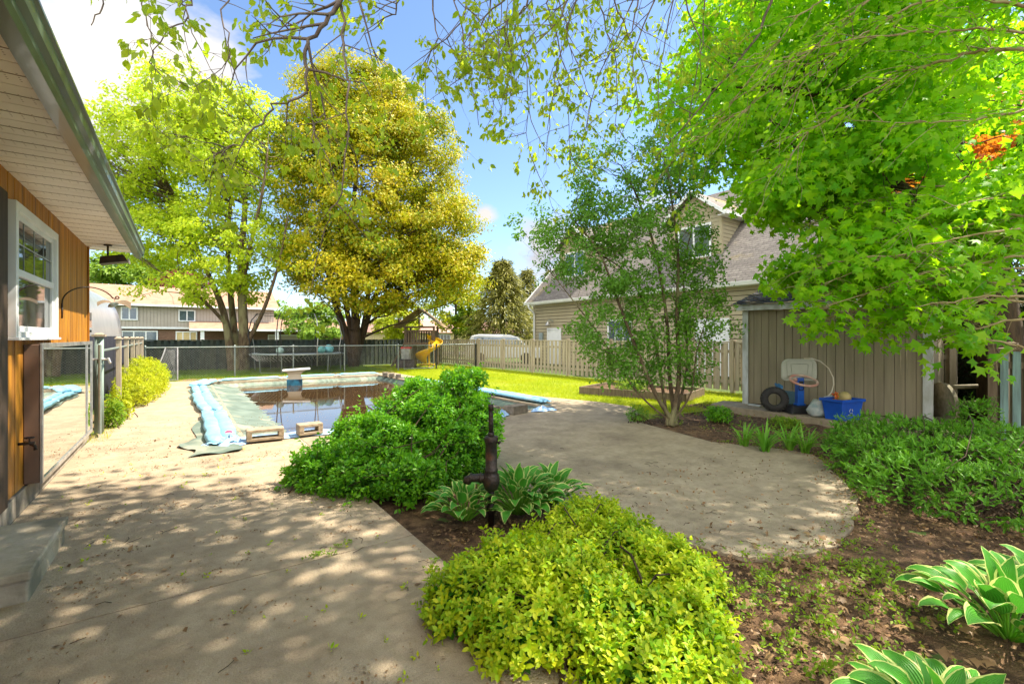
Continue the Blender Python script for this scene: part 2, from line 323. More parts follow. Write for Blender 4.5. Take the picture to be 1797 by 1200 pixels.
def _cluster(n,seed,spread=.9,leaf='kite'):
    r=np.random.default_rng(seed); V=[];F=[]; tv,tf=T[leaf]
    for i in range(n):
        a=r.uniform(0,6.28); e=r.uniform(-.5,.9); d=np.array([math.cos(a)*math.cos(e),math.sin(a)*math.cos(e),math.sin(e)])
        up=r.normal(size=3)*.5+np.array([0,0,1.]); b=np.cross(up,d); b/=np.linalg.norm(b); w=np.cross(d,b); s=r.uniform(.5,.8)
        p0=d*r.uniform(0,spread*.6)
        o=len(V); V+=[tuple(p0+s*(x*d+y*b+z*w)) for x,y,z in tv]; F+=[tuple(k+o for k in f) for f in tf]
    return np.array(V),F
T['clus']=_cluster(5,3)
def _sprig():   # opposite leaves along a rising stem
    V=[];F=[]; tv,tf=T['oval']
    for i in range(4):
        for s in (-1,1):
            a=i*1.57+(0 if s>0 else math.pi); e=.35+.12*i
            d=np.array([math.cos(a)*math.cos(e),math.sin(a)*math.cos(e),math.sin(e)]); b=np.cross([0,0,1.],d); b/=np.linalg.norm(b); w=np.cross(d,b)
            p0=np.array([0,0,i*.3]); sc=.62-.06*i; o=len(V)
            V+=[tuple(p0+sc*(x*d+y*b+z*w)) for x,y,z in tv]; F+=[tuple(k+o for k in f) for f in tf]
    V=np.array(V); return np.stack([V[:,2],V[:,0],V[:,1]],1),F   # stem runs along +x
T['sprig']=_sprig()
def _yew():
    V=[];F=[]
    for i in range(11):
        for s in (-1,1):
            x=i*.085+.04; L=.23*(1-.045*i); o=len(V)
            V+=[(x-.02,0,0),(x+L*.25,s*L*.75,.05),(x+L*.75,s*L,.02),(x+L*.6,s*L*.3,-.02)]; F+=[(o,o+1,o+2,o+3)]
    o=len(V); V+=[(0,-.012,0),(0,.012,0),(1,0,0)]; F+=[(o,o+1,o+2)]
    return np.array(V),F
T['yew']=_yew()
T['blade']=(np.array([(0,-.03,0),(0,.03,0),(.6,.02,.08),(.6,-.02,.08),(1,0,.3)]),[(0,1,2,3),(3,2,4)])
T['grass']=(np.array([(0,-.05,0),(0,.05,0),(1,0,.15)]),[(0,1,2)])
T['frond']=(np.array([(0,-.02,0),(0,.02,0),(.35,.07,.1),(.35,-.07,.1),(.7,.06,.1),(.7,-.06,.1),(1,0,-.02)]),[(0,1,2,3),(3,2,4,5),(5,4,6)])
def leaves(name,m,parent,P,tip,nrm,size,tmpl='kite',**tg):
    """many leaves as one mesh: P base points, tip directions, approximate normals, sizes"""
    P=np.asarray(P,float); n=len(P); t=np.asarray(tip,float); t=t/np.maximum(np.linalg.norm(t,axis=1,keepdims=True),1e-6)
    k=np.asarray(nrm,float); b=np.cross(k,t); b=b/np.maximum(np.linalg.norm(b,axis=1,keepdims=True),1e-6); w=np.cross(t,b)
    tv,tf=T[tmpl]; size=np.broadcast_to(np.asarray(size,float),(n,))[:,None,None]
    V=P[:,None,:]+size*(tv[None,:,0:1]*t[:,None,:]+tv[None,:,1:2]*b[:,None,:]+tv[None,:,2:3]*w[:,None,:])
    V=V.reshape(-1,3); nv=len(tv)
    loops=np.array([i for f in tf for i in f]); tot=np.array([len(f) for f in tf]); nl=len(loops)
    LI=(loops[None,:]+np.arange(n)[:,None]*nv).ravel(); LT=np.tile(tot,n); LS=np.concatenate([[0],np.cumsum(LT)[:-1]])
    me=bpy.data.meshes.new(name); me.vertices.add(len(V)); me.vertices.foreach_set('co',V.ravel().astype(np.float32))
    me.loops.add(len(LI)); me.loops.foreach_set('vertex_index',LI.astype(np.int32))
    me.polygons.add(len(LT)); me.polygons.foreach_set('loop_start',LS.astype(np.int32)); me.polygons.foreach_set('loop_total',LT.astype(np.int32))
    me.update(calc_edges=True); me.validate()
    o=bpy.data.objects.new(name,me); COL.objects.link(o); me.materials.append(M[m])
    if parent: o.parent=parent; o.matrix_parent_inverse=Matrix.Translation(-Vector(parent.get('org',(0,0,0))))
    for kk,v in tg.items(): o[kk]=v
    return o
def rdir(n,zb=0,zs=1):
    v=rng.normal(size=(n,3)); v[:,2]=v[:,2]*zs+zb; return v/np.linalg.norm(v,axis=1,keepdims=True)
def inell(n,c,r,shell=.55):
    d=rdir(n); rad=rng.uniform(0,1,n)**(1/3.)*(1-shell)+shell*rng.uniform(.75,1,n)
    rad=np.where(rng.uniform(0,1,n)<shell,rng.uniform(.72,1.0,n),rng.uniform(0,1,n)**(1/3.)*.85)
    return np.asarray(c)+d*rad[:,None]*np.asarray(r)
def curve(a,b,sag=0,n=5,jit=0):
    a,b=Vector(a),Vector(b); L=(b-a).length; pts=[]
    for i in range(n+1):
        t=i/n; p=a.lerp(b,t); p.z+=sag*4*t*(1-t)*L
        if 0<i<n and jit: p+=Vector(rng.normal(size=3)*jit*L)
        pts.append(p)
    return pts
exec_order=[]

# ================================================================== SETTING
def setting():
    g=MB()
    X0,X1,Y0,Y1=.75,6.8,8.3,19.4
    for (a,b,c,d) in ((-400,-60,400,Y0),(-400,Y1,400,600),(-400,Y0,X0,Y1),(X1,Y0,400,Y1)): g.add([(a,b,-.06),(c,b,-.06),(c,d,-.06),(a,d,-.06)],[(0,1,2,3)])
    struct(g,'ground','ground')
    def ht(x,y): return .012*math.sin(3.1*x+1.3*y)+.010*math.sin(7.3*y-2.1*x)+.006*math.sin(17*x+11*y)
    s=MB(); s.grid(lambda u,v:(1.4+9.4*u,-3+9.6*v,-.035+ht(1.4+9.4*u,-3+9.6*v)),130,130); struct(s,'soil_bed','soil',smooth=True)
    l=MB(); l.grid(lambda u,v:(7.2+5.8*u,5.9+20.3*v,-.028+.008*math.sin(9*u+14*v)),20,60); struct(l,'lawn','lawn',smooth=True)
    l=MB(); l.grid(lambda u,v:(-2.2+9.6*u,21.2+5*v,-.02+.01*math.sin(19*u)),20,10); struct(l,'lawn','lawn',smooth=True)
    l=MB(); l.grid(lambda u,v:(-1.6+9.6*u,20.25+1.3*v,-.02+.01*math.sin(23*u+5*v)+(.03 if .3<v<.8 else 0)),60,10); struct(l,'dirt_strip','drydirt',smooth=True)
    l=MB(); l.grid(lambda u,v:(-1.5+.6*u,9.6+11*v,-.015),4,20); struct(l,'dirt_border','drydirt')
    r=MB(); r.add([(-80,40,-.05),(80,40,-.05),(80,48,-.05),(-80,48,-.05)],[(0,1,2,3)]); struct(r,'road','road')
    # concrete deck: slabs parted by joints
    d=MB(); j=.006
    for a,b in ((-3,.2),(.2,3.5),(3.5,6.6),(6.6,8.2)):
        d.prism([(-1.2,a+j),(1.5,a+j),(1.5,b-j),(-1.2,b-j)],-.12,0)
    d.prism([(-1.2,8.2+j),(.8,8.2+j),(.8,11.5-j),(-1.1,11.5-j)],-.12,0)
    d.prism([(-1.1,11.5+j),(.8,11.5+j),(.8,15.5-j),(-1.0,15.5-j)],-.12,0)
    d.prism([(-1.0,15.5+j),(.8,15.5+j),(.8,20.35),(-.5,20.5),(-1.0,19.6)],-.12,0)
    d.prism([(.8+j,19.35),(7.7,19.35),(7.72,20.2),(.8+j,20.35)],-.12,0)
    struct(d,'pool_deck','concrete',bevel=.004)
    e=MB()
    rp=[G(*p) for p in ((1250,775),(1292,779),(1360,786),(1425,797),(1452,818),(1500,866),(1502,900),(1475,950),(1408,971),(1325,977),(1250,964),(1120,930),(1000,905))]
    def smooth_(P):
        Q=[]
        for i in range(len(P)-1):
            a=P[max(i-1,0)]; b=P[i]; c=P[i+1]; d_=P[min(i+2,len(P)-1)]
            for k in range(5):
                f=k/5; q=.5*((2*b)+(c-a)*f+(2*a-5*b+4*c-d_)*f*f+(3*b-a-3*c+d_)*f**3); q=q+Vector((math.sin(i*5+k*2.1)*.012,math.cos(i*3+k*1.7)*.012,0)); Q.append(q)
        return Q+[P[-1]]
    rp=smooth_(rp)
    e.prism([(1.5+j,6.1),(2.6,5.9),(3.0,4.6)]+[(p.x,p.y) for p in reversed(rp)]+[(7.0,6.05),(7.7,6.35),(8.35,7.1),(8.3,8.2-j),(1.5+j,8.2-j)],-.12,-.001)
    e.prism([(6.75,8.2+j),(8.28,8.2+j),(7.85,9.6),(7.6,10.8),(7.6,13-j),(6.75,13-j)],-.12,-.001)
    e.prism([(6.75,13+j),(7.6,13+j),(7.68,19.35-j),(6.75,19.35-j)],-.12,-.001)
    struct(e,'patio','concrete_grey',bevel=.004)
    w=MB(); w.grid(lambda u,v:(.9+6.0*u,8.35+11.1*v,-.17),2,2); struct(w,'pool_water','water')
    # grass in the expansion joint and along edges handled as stuff below
setting()

# pool: cover sheets, vinyl bags, blocks, diving stand
def pool():
    t=thing('pool_cover','worn grey green pool cover sloping from the deck edge into dark water','pool cover',(.6,13.5,0))
    def wr(a,s): return .012*math.sin(a*s)+.01*math.sin(a*s*2.3+1)
    m=MB()   # left flap: from deck over edge down into water
    prof=[(-.05,.012),(.25,.02),(.38,.012),(.75,-.09),(1.35,-.20)]
    def left(u,v):
        y=8.1+11.1*u; k=v*4; i=min(int(k),3); f=k-i; x=prof[i][0]*(1-f)+prof[i+1][0]*f; z=prof[i][1]*(1-f)+prof[i+1][1]*f
        x+=.30-(.12*math.sin(y*.9)+.05*math.sin(y*2.7))*(1 if v<.3 else 0); return (x,y,z+abs(wr(y+v*3,5))*(.5+v))
    m.grid(left,90,12)
    m.build('side_sheet','tarp',t,smooth=True)
    m=MB()
    def far(u,v):
        x=.6+6.4*u; y=19.45-.05*v-(.35*v*v); z=.03-.22*v+.018*math.sin(x*26+3*math.sin(x*4))*v; return (x,y,z)
    m.grid(far,200,8); m.build('end_sheet','tarp',t,smooth=True,label='pleated grey green sheet along the far pool end')
    m=MB()
    def near(u,v):
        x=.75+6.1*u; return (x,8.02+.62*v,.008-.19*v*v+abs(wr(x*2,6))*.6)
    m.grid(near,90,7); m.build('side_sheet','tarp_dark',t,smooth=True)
    m=MB()
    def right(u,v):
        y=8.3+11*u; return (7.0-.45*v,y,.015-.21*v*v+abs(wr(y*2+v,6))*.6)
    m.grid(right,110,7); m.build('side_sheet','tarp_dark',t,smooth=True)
    m=MB(); m.grid(lambda u,v:(.05+.6*u-.25*v*u+.1*math.sin(v*7),7.4+1.2*v,.008+.03*abs(math.sin(5*u+7*v))),12,14); m.build('corner_flap','tarp',t,smooth=True)
    # vinyl bags: pairs of soft tubes
    def bag(pts,r,label,lens=1,n=2,off=.19):
        o=thing('water_bag',label,'water bag',tuple(pts[0]),'blue water bags around the pool edge')
        P=[Vector(p) for p in pts]
        for k in range(n):
            q=[];rr=[]; N=26
            for i in range(N+1):
                s=i/N*(len(P)-1); a=min(int(s),len(P)-2); p=P[a].lerp(P[a+1],s-a); tt=(P[a+1]-P[a]).normalized(); sd_=Vector((tt.y,-tt.x,0))
                e=min(i,N-i)/N; rad=r*min(1,(e*14)**.5+.12)*(1+.035*math.sin(i*.55+k*2))
                p=p+sd_*(k-(n-1)/2)*off+sd_*.01*math.sin(i*.8+k); q.append((p.x,p.y,p.z+rad*.62)); rr.append(rad)
            mb=MB(); mb.tube(q,rr,12); mb.v=[(x,y,max(P[0].z+.004+(z-P[0].z)*.48,.006+P[0].z)) for x,y,z in mb.v]; mb.build('chamber','bluebag',o,smooth=True)
        tt=(P[-1]-P[0]).normalized(); sd_=Vector((tt.y,-tt.x,0))
        for e,dv in ((P[0],-tt),(P[-1],tt)):
            mb=MB(); mb.grid(lambda u,v:e+dv*(.10*u-.03)+sd_*(v-.5)*off*2.0+Vector((0,0,.03+.012*math.sin(v*17))),3,14)
            mb.build('end_flap','bluebag',o,smooth=True)
        return o
    bag([(.47,7.95,.03),(.50,9.2,.03),(.50,11.3,.03)],.115,'nearest pale blue water bag on the deck, its folded end by the pink mark')
    bag([(.50,11.5,.03),(.42,13.2,.03),(.40,15.2,.03)],.115,'slightly bent pale blue water bag, second along the deck edge of the pool')
    bag([(.42,15.4,.03),(.40,17.2,.03)],.10,'short pale blue water bag, third along the deck edge of the pool')
    bag([(.35,17.6,.04),(.75,19.2,.05)],.13,'crumpled blue water bag lying askew at the far pool corner by the fence',off=.24)
    bag([(1.1,19.5,.03),(3.0,19.58,.03)],.10,'pale blue water bag on the far pool end, timber house side of the stand',n=1)
    bag([(3.2,19.58,.03),(5.0,19.6,.03)],.10,'blue water bag on the far pool end behind the diving stand',n=1)
    bag([(5.2,19.6,.03),(6.7,19.6,.03)],.10,'blue water bag on the far pool end beside the row of old blocks',n=1)
    bag([(7.05,8.6,.03),(7.02,10.6,.03),(7.0,12.4,.03)],.11,'bright blue water bag on the lawn side running up to the weathered block')
    bag([(7.0,12.7,.03),(7.0,15.5,.03)],.11,'blue water bag on the lawn side half hidden behind the green bush',n=1)
    # crumpled ends and the near sheet
    def crumple(name,label,c,rx,ry,h,m_,seed):
        mb=MB(); r=random.Random(seed); ph=[r.uniform(0,6) for _ in range(8)]
        def fn(u,v):
            a=u*2*math.pi; rad=v*(1+.22*math.sin(3*a+ph[0])+.16*math.sin(5*a+ph[1]))
            z=h*(1-v)**.7*(.75+.35*math.sin(4*a+ph[2]+v*5)+.2*math.sin(9*a+ph[3]))+.008+.02*abs(math.sin(11*v+ph[4]+3*a))*(1-v*.6)
            return (c[0]+rx*rad*math.cos(a),c[1]+ry*rad*math.sin(a),c[2]+max(z,.006))
        mb.grid(fn,40,10); o=mb.build(name,m_,None,smooth=True); o['label']=label; o['category']='plastic sheet'; return o
    c=G(402,779); o=crumple('crumpled_plastic','crumpled pale blue plastic bag end with a pink mark on the near pool corner',(c.x,c.y,0),.27,.22,.10,'bluesheet',2)
    mk=MB(); c=G(403,770); 
    mk.grid(lambda u,v:(c.x-.02+.05*v*math.cos(u*6.28),c.y-.12+.02*v*math.sin(u*6.28),.115+.03*v*math.sin(u*6.28)+.01),16,2); M['pink']=mat('pink_print',(.75,.08,.16),rough=.5); mk.build('printed_mark','pink',o)
    c=G(945,722); crumple('crumpled_plastic','crumpled blue and white plastic sticking out beside the weathered block by the patio',(c.x+.15,c.y+.05,0),.25,.2,.08,'bluesheet',5)
    c=G(882,730); crumple('crumpled_plastic','small scrap of pale plastic lying against the weathered block next to the bush',(c.x,c.y+.02,0),.16,.14,.10,'bluesheet',8)
    mb=MB(); mb.grid(lambda u,v:(.75+3.3*u,7.85+.42*v+.05*math.sin(9*u),.014+.03*abs(math.sin(13*u+4*v))*v),60,8); o=mb.build('plastic_sheet','bluesheet',None,smooth=True); o['label']='long flattened strip of light blue plastic under the cinder blocks at the near pool end'; o['category']='plastic sheet'
    # cinder blocks
    def block(p,rot,label,size=(.42,.2,.2),m_='block',flat=False,holes=1,grp='cinder blocks weighing down the pool cover'):
        L,Dp,Hh=size; mb=MB(); q=Matrix.Rotation(rot,3,'Z')
        def B(x0,y0,z0,x1,y1,z1):
            mb.obox(q@Vector(((x0+x1)/2,(y0+y1)/2,(z0+z1)/2))+Vector(p),(x1-x0,y1-y0,z1-z0),q)
        w=.045
        if holes:   # lying on its side: the opening faces the viewer
            ww=.075
            B(-L/2,-Dp/2,0,L/2,Dp/2,w); B(-L/2,-Dp/2,Hh-w,L/2,Dp/2,Hh)
            B(-L/2,-Dp/2,w,-L/2+ww,Dp/2,Hh-w); B(L/2-ww,-Dp/2,w,L/2,Dp/2,Hh-w)
            if holes>1: B(-.025,-Dp/2,w,.025,Dp/2,Hh-w)
        else: mb.box(0,0,0,0,0,0) if False else B(-L/2,-Dp/2,0,L/2,Dp/2,Hh)
        o=mb.build('cinder_block',m_,None,bevel=.008); o['label']=label; o['category']='cinder block'; o['group']=grp; return o
    block((1.02,7.93,.03),R(-4),'tan hollow cinder block on its side, nearest to the crumpled bag end',(.50,.22,.17))
    block((1.66,7.98,.03),R(3),'tan hollow cinder block on the blue strip, middle one of the near pool end',(.36,.22,.17))
    block((2.48,7.95,.03),R(6),'longer tan cinder block half covered by the bush leaves at the near pool end',(.58,.22,.18),holes=2)
    c=G(910,726); block((c.x,c.y+.1,0.0),R(14),'weathered brown cinder block at the pool corner next to the grey patio',(.46,.28,.17),'block_dark',holes=0)
    c=G(865,724); block((c.x,c.y+.1,0.0),R(8),'low pale block against the bush, beside the weathered brown block',(.34,.25,.12),'block_dark',holes=0)
    for i,(px,s) in enumerate(((672,'farthest one'),(683,'middle one'),(694,'nearest one'))):
        c=G(px,659+i*1.5); block((c.x,c.y-.3,.0),R(62+i*3),'small dark block in the row at the lawn side pool edge, '+s,(.34,.2,.15),'block_dark',holes=0)
    # diving stand
    t=thing('diving_stand','cream fibreglass diving stand with a white top and blue wrapped foot in the pool','diving stand',(3.3,18.7,-.17))
    cx,cy=3.35,18.55; q=Matrix.Rotation(-YAW*.3,3,'Z')
    def ring(x,y,z): return q@Vector((x,y,0))+Vector((cx,cy,z))
    mb=MB(); prof=[(.25,.18,.02),(.22,.17,.12),(.215,.17,.22),(.26,.19,.30),(.37,.22,.36)]
    V=[ring(sx*a,sy*b,z) for a,b,z in prof for sx,sy in ((-1,-1),(1,-1),(1,1),(-1,1))]; F=[]
    for i in range(4):
        for k in range(4): F.append((i*4+k,i*4+(k+1)%4,(i+1)*4+(k+1)%4,(i+1)*4+k))
    F+=[(3,2,1,0),(16,17,18,19)]; mb.add(V,F).build('pedestal','divecream',t,bevel=.02)
    mb=MB(); mb.obox(ring(.06,0,.392),(.92,.5,.055),q@Matrix.Rotation(R(-3),3,'Y')); mb.build('top_board','divetop',t,bevel=.012)
    M['bluewrap']=mat('blue_vinyl_wrap',(.04,.24,.38),(.015,.03,.05),.4,5,bump=.5)
    mb=MB(); mb.obox(ring(0,0,-.08),(.52,.40,.26),q); mb.build('foot_wrap','bluewrap',t,bevel=.02)
pool()

# ================================================================== TIMBER HOUSE (left)
def left_house():
    X=-1.2; t=thing('timber_house','low house with orange stained timber boards, white soffit and green gutter','house',(X,7,0))
    YE=9.62
    mb=MB(); mb.box(X-.25,-2,-.05,X+.02,YE+.02,.2); mb.build('foundation','found',t,bevel=.004)
    mb=MB(); y=-2; rs=random.Random(3)
    # boards above foundation, leaving window and door openings filled behind
    while y<YE-.01:
        y2=min(y+.098,YE); z0=.203
        mb.box(X-.05,y+.003,z0,X-.0+rs.uniform(-.002,.002),y2-.003,3.02); y=y2
    mb.build('wall','cedar',t)
    mb=MB(); mb.box(X-3,YE-.06,.2,X-.06,YE-.01,3.0); mb.build('end_wall','cedar',t)
    mb=MB(); mb.box(X-.09,YE,.205,X+.025,YE+.035,2.985); mb.build('corner_board','cedar',t)
    mb=MB(); mb.box(X-.045,-2,.2,X-.056,YE,3.0); mb.build('dark_backing','darkwood',t)
    # soffit with grooves and perforation rows
    mb=MB(); y=-2.0
    while y<YE+.3:
        mb.box(-1.22,y+.004,2.965,-.655,min(y+.30,YE+.32)-.004,2.985); y+=.30
    sf=mb.build('soffit','soffit',t)
    mb=MB(); y=-2.0
    while y<YE+.3: mb.box(-1.22,y-.0042,2.972,-.655,y+.0042,2.98); mb.box(-1.22,y+.146,2.9625,-.655,y+.152,2.9648); y+=.30
    mb.build('groove','soffit_line',sf)
    mb=MB(); y=-1
    while y<YE+.2:
        for k in range(5):
            yy=y+.03+.024*k
            for i in range(9):
                x=-1.15+.054*i; mb.add([(x-.004,yy-.003,2.9640),(x+.004,yy-.003,2.9640),(x+.004,yy+.003,2.9640),(x-.004,yy+.003,2.9640)],[(0,3,2,1)])
        y+=.30
    mb.build('vent_hole','soffit_line',sf)
    # fascia + gutter (K profile)
    mb=MB(); mb.box(-.655,-2,2.90,-.635,YE+.33,3.12); mb.build('fascia','gutter',t)
    prof=[(-.633,2.885),(-.575,2.885),(-.560,2.91),(-.560,2.945),(-.535,2.965),(-.530,3.03),(-.515,3.04),(-.515,3.055),(-.533,3.055),(-.545,3.045),(-.548,2.97),(-.575,2.95),(-.575,2.91),(-.59,2.90),(-.633,2.90)]
    mb=MB(); mb.extr([(x,-2,z) for x,z in prof],(0,YE+2.36,0)); gu=mb.build('gutter','gutter',t)
    mb=MB(); mb.extr([(-.633,YE+.36,2.885),(-.575,YE+.36,2.885),(-.530,YE+.36,2.965),(-.515,YE+.36,3.055),(-.633,YE+.36,3.055)],(0,.003,0)); mb.build('end_cap','gutter',gu)
    # roof above (sloping back)
    mb=MB(); mb.extr([(-.58,-2,3.06),(-5,-2,4.1),(-5,-2,4.16),(-.56,-2,3.08)],(0,YE+2.36,0)); mb.build('roof','shingle_dark',t)
    mb=MB(); mb.extr([(-1.22,YE+.32,2.99),(-.66,YE+.32,2.99),(-.66,YE+.32,3.06),(-5,YE+.32,4.08),(-5,YE+.32,2.99)],(0,.02,0)); mb.build('gable_board','gutter',t)
    # window
    y0,y1,z0,z1=5.58,7.2,1.57,2.72; w=thing_part=None
    mb=MB(); f=.075; xo=X+.065
    mb.box(X,y0,z0,xo,y0+f,z1); mb.box(X,y1-f,z0,xo,y1,z1); mb.box(X,y0+f,z0,xo,y1-f,z0+.05); mb.box(X,y0+f,z1-f,xo,y1-f,z1)
    mb.box(X,y0-.01,z0-.025,xo+.02,y1+.01,z0-.001)
    fr=mb.build('window','white',t,bevel=.004)
    zm=(z0+z1)/2-.01
    mb=MB(); a,b=y0+f,y1-f; mb.box(X,a,zm-.03,X+.04,b,zm+.03); mb.box(X,a,z0+.05,X+.035,a+.045,z1-f); mb.box(X,b-.045,z0+.05,X+.035,b,z1-f); mb.box(X,a+.045,z0+.05,X+.033,b-.045,z0+.10); mb.box(X,a+.045,z1-f-.045,X+.033,b-.045,z1-f)
    mb.build('sash','white',fr,bevel=.003)
    mb=MB(); mb.box(X+.005,a,z0+.1,X+.015,b,zm-.03); mb.box(X+.005,a,zm+.03,X+.02,b,z1-f); mb.build('pane','glass',fr)
    M['mull']=mat('grey_muntin',(.35,.38,.38),rough=.5)
    mb=MB(); 
    for k in range(1,4): yy=a+(b-a)*k/4; mb.box(X+.021,yy-.006,zm+.03,X+.024,yy+.006,z1-f-.045)
    zz=(zm+z1-f)/2; mb.box(X+.0245,a+.045,zz-.006,X+.027,b-.045,zz+.006); mb.build('muntin','mull',fr)
    # door casing
    mb=MB(); mb.box(X+.001,5.12,.2,X+.05,5.42,2.74); mb.box(X+.001,4.0,2.62,X+.05,5.12,2.74); dr=mb.build('door_casing','darkwood',t,bevel=.006)
    mb=MB(); mb.box(X+.001,4.0,.2,X+.02,5.12,2.62); mb.build('door_leaf','darkwood',dr)
    # wall cabinet with reflecting pane
    c=thing('wall_cabinet','long brown metal cabinet with a reflecting glass front mounted low on the timber wall','cabinet',(X,7.5,.2))
    y0,y1,z0,z1=6.1,9.05,.215,1.505; xf=-1.09
    mb=MB(); mb.box(X+.002,y0,z0,xf,y1,z1); mb.build('case','brown',c,bevel=.006)
    mb=MB(); f=.035
    for (a,b,cc,dd) in ((y0-.004,y0+f,z0-.01,z1+.01),(y1-f,y1+.004,z0-.01,z1+.01),(8.62,8.655,z0+f,z1-f),(y0+f,y1-f,z0-.01,z0+f),(y0+f,y1-f,z1-f,z1+.01)): mb.box(xf+.002,a,cc,xf+.022,b,dd)
    mb.build('frame','alu',c,bevel=.003)
    mb=MB(); mb.grid(lambda u,v:(xf+.010+.0005*math.sin(9*u),y0+f+(8.62-y0-f)*u,z0+f+(z1-z0-2*f)*v),6,3); mb.grid(lambda u,v:(xf+.010,8.655+(y1-f-8.655)*u,z0+f+(z1-z0-2*f)*v),1,1)
    mb.build('glass_front','mirror',c)
    # hose tap
    t2=thing('hose_tap','dark metal hose tap sticking out of the timber wall below the cabinet','tap',(X,5.85,.62))
    z=.62; y=5.93
    mb=MB(); mb.tube([(X,y,z),(X+.05,y,z),(X+.11,y,z+.0)],[.012,.014,.014],8); mb.tube([(X+.075,y,z),(X+.11,y,z-.03),(X+.115,y,z-.065)],[.014,.013,.015],8); mb.build('spout','blackiron',t2,smooth=True)
    mb=MB(); mb.tube([(X+.075,y,z),(X+.075,y,z+.05)],[.007,.007],6); mb.tube([(X+.075+.032*math.cos(a),y+.032*math.sin(a),z+.05) for a in [i*math.pi/6 for i in range(12)]],.006,5,closed=True); mb.build('handle','blackiron',t2)
    mb=MB(); mb.tube([(X+.04,y+.03,z+.01),(X+.10,y-.12,z+.02)],[.009,.007],6); mb.build('lever','blackiron',t2)
    # flood lamp under eave
    t3=thing('flood_light','dark rectangular flood light hanging from a stem under the white soffit','flood light',(-.95,9.2,2.96))
    mb=MB(); mb.tube([(-.92,9.25,2.965),(-.92,9.25,2.80)],.013,8); mb.lathe((-.92,9.25,2.945),[(.05,0),(.05,.018)],14); mb.build('stem','blackiron',t3)
    q=Matrix.Rotation(R(-12),3,'Y'); mb=MB(); mb.obox((-.86,9.3,2.75),(.34,.24,.11),q,taper=.8); mb.build('housing','blackiron',t3,bevel=.01)
    mb=MB(); mb.obox((-.675,9.28,2.74),(.02,.16,.07),q); mb.build('lens','alu',t3,bevel=.004)
    # crook bracket
    t4=thing('hanging_bracket','thin curved black iron hanging bracket fixed to the timber wall near its corner','bracket',(X,7.9,1.9))
    P=[D(117,555,5.35),D(117,530,5.36),D(122,508,5.4),D(135,499,5.5),D(160,497,5.7),D(185,502,5.95),D(200,513,6.1),D(208,516,6.15),D(212,510,6.2),D(207,506,6.2)]
    a=P[0].copy(); 
    P=[Vector((X+.01,7.75,1.82)),Vector((X+.012,7.75,2.0)),Vector((X+.03,7.76,2.12)),Vector((X+.10,7.79,2.19)),Vector((X+.22,7.84,2.22)),Vector((X+.36,7.90,2.19)),Vector((X+.45,7.95,2.12)),Vector((X+.49,7.97,2.10)),Vector((X+.51,7.98,2.13)),Vector((X+.49,7.98,2.15))]
    P=[Vector((X+.01,7.75,1.82)),Vector((X+.01,7.75,1.99))]+[Vector((X+.01+.235*(1-math.cos(a)),7.75+.11*(1-math.cos(a)),1.99+.21*math.sin(a))) for a in [i*math.pi/18*.86 for i in range(1,19)]]+[Vector((X+.50+.018*math.cos(a),7.985,2.09+.018*math.sin(a))) for a in (-2.2,-1.2,-.2,.8,1.8,2.8,3.8)]
    mb=MB(); mb.tube(P,.008,6); mb.tube([(X+.008,7.75,1.80),(X+.008,7.75,1.98)],.011,6); mb.build('arm','blackiron',t4,smooth=True)
    # winged garden ornament hangs from it
    t5=thing('winged_ornament','pale winged bird ornament with spread wings hanging from the iron bracket','ornament',(X+.47,7.96,2.0))
    c=Vector((X+.47,7.96,2.0))
    mb=MB(); mb.lathe(c,[(.006,-.07),(.028,-.04),(.032,0),(.022,.035),(.02,.05),(.006,.065)],10,m=Matrix.Rotation(R(60),3,'Y')); mb.build('body','galv',t5,smooth=True)
    mb=MB()
    for s in (-1,1):
        mb.grid(lambda u,v:c+Vector((s*(.02+.19*u)*.85,-s*(.02+.19*u)*.5+.04*(v-.5),.02+.035*math.sin(u*3.0)-.09*v*u**.6*(1 if s>0 else .55))),8,5)
    M['wing']=mat('translucent_wing',(.55,.46,.36),(.42,.34,.26),.4,9,trans=.3,tc=(.7,.55,.4)); mb.build('wing','wing',t5,smooth=True)
    mb=MB(); mb.tube([c+Vector((0,0,.04)),Vector((X+.49,7.975,2.095))],.003,5); mb.build('hanger_wire','blackiron',t5)
    # step
    mb=MB(); mb.prism([(-1.178,3.93),(-.75,3.93),(-.745,4.95),(-1.178,4.95)],-.02,.13); o=mb.build('step_block','step',None,bevel=.012)
    mb=MB(); mb.prism([(-1.178,3.91),(-.735,3.91),(-.725,4.97),(-1.178,4.97)],.131,.185); s2=mb.build('tread','step',o,bevel=.012)
    o['label']='worn concrete doorstep slab in front of the dark brown door casing'; o['category']='step'
left_house()

# ================================================================== FENCES
def fence_run(t,a,b,h0,h1,bw,gap,thk,m_,both=False,panel=2.4,rng_=3,off=.05,jag=0.0):
    """boards in panels along a-b as parts"""
    a,b=Vector((*a,0)),Vector((*b,0)); L=(b-a).length; dr=(b-a)/L; nr=Vector((dr.y,-dr.x,0)); rs=random.Random(rng_)
    s=0; n=max(1,round(L/panel)); pl=L/n; q=dr.to_track_quat('X','Z').to_matrix()
    for i in range(n):
        mb=MB(); x=i*pl+gap/2; k=0
        while x+bw<=(i+1)*pl+gap*.6:
            side=off if (not both or k%2==0) else -off
            c=a+dr*(x+bw/2)+nr*side; hh=h1+rs.uniform(-jag,jag)
            mb.obox((c.x,c.y,(h0+hh)/2),(bw,thk,hh-h0),q@Matrix.Rotation(R(rs.uniform(-.4,.4)),3,'Y'))
            x+=bw+gap if not both else (bw+gap)/2+.0; k+=1
            if both: pass
        yield i,mb,pl,a,dr,nr,q
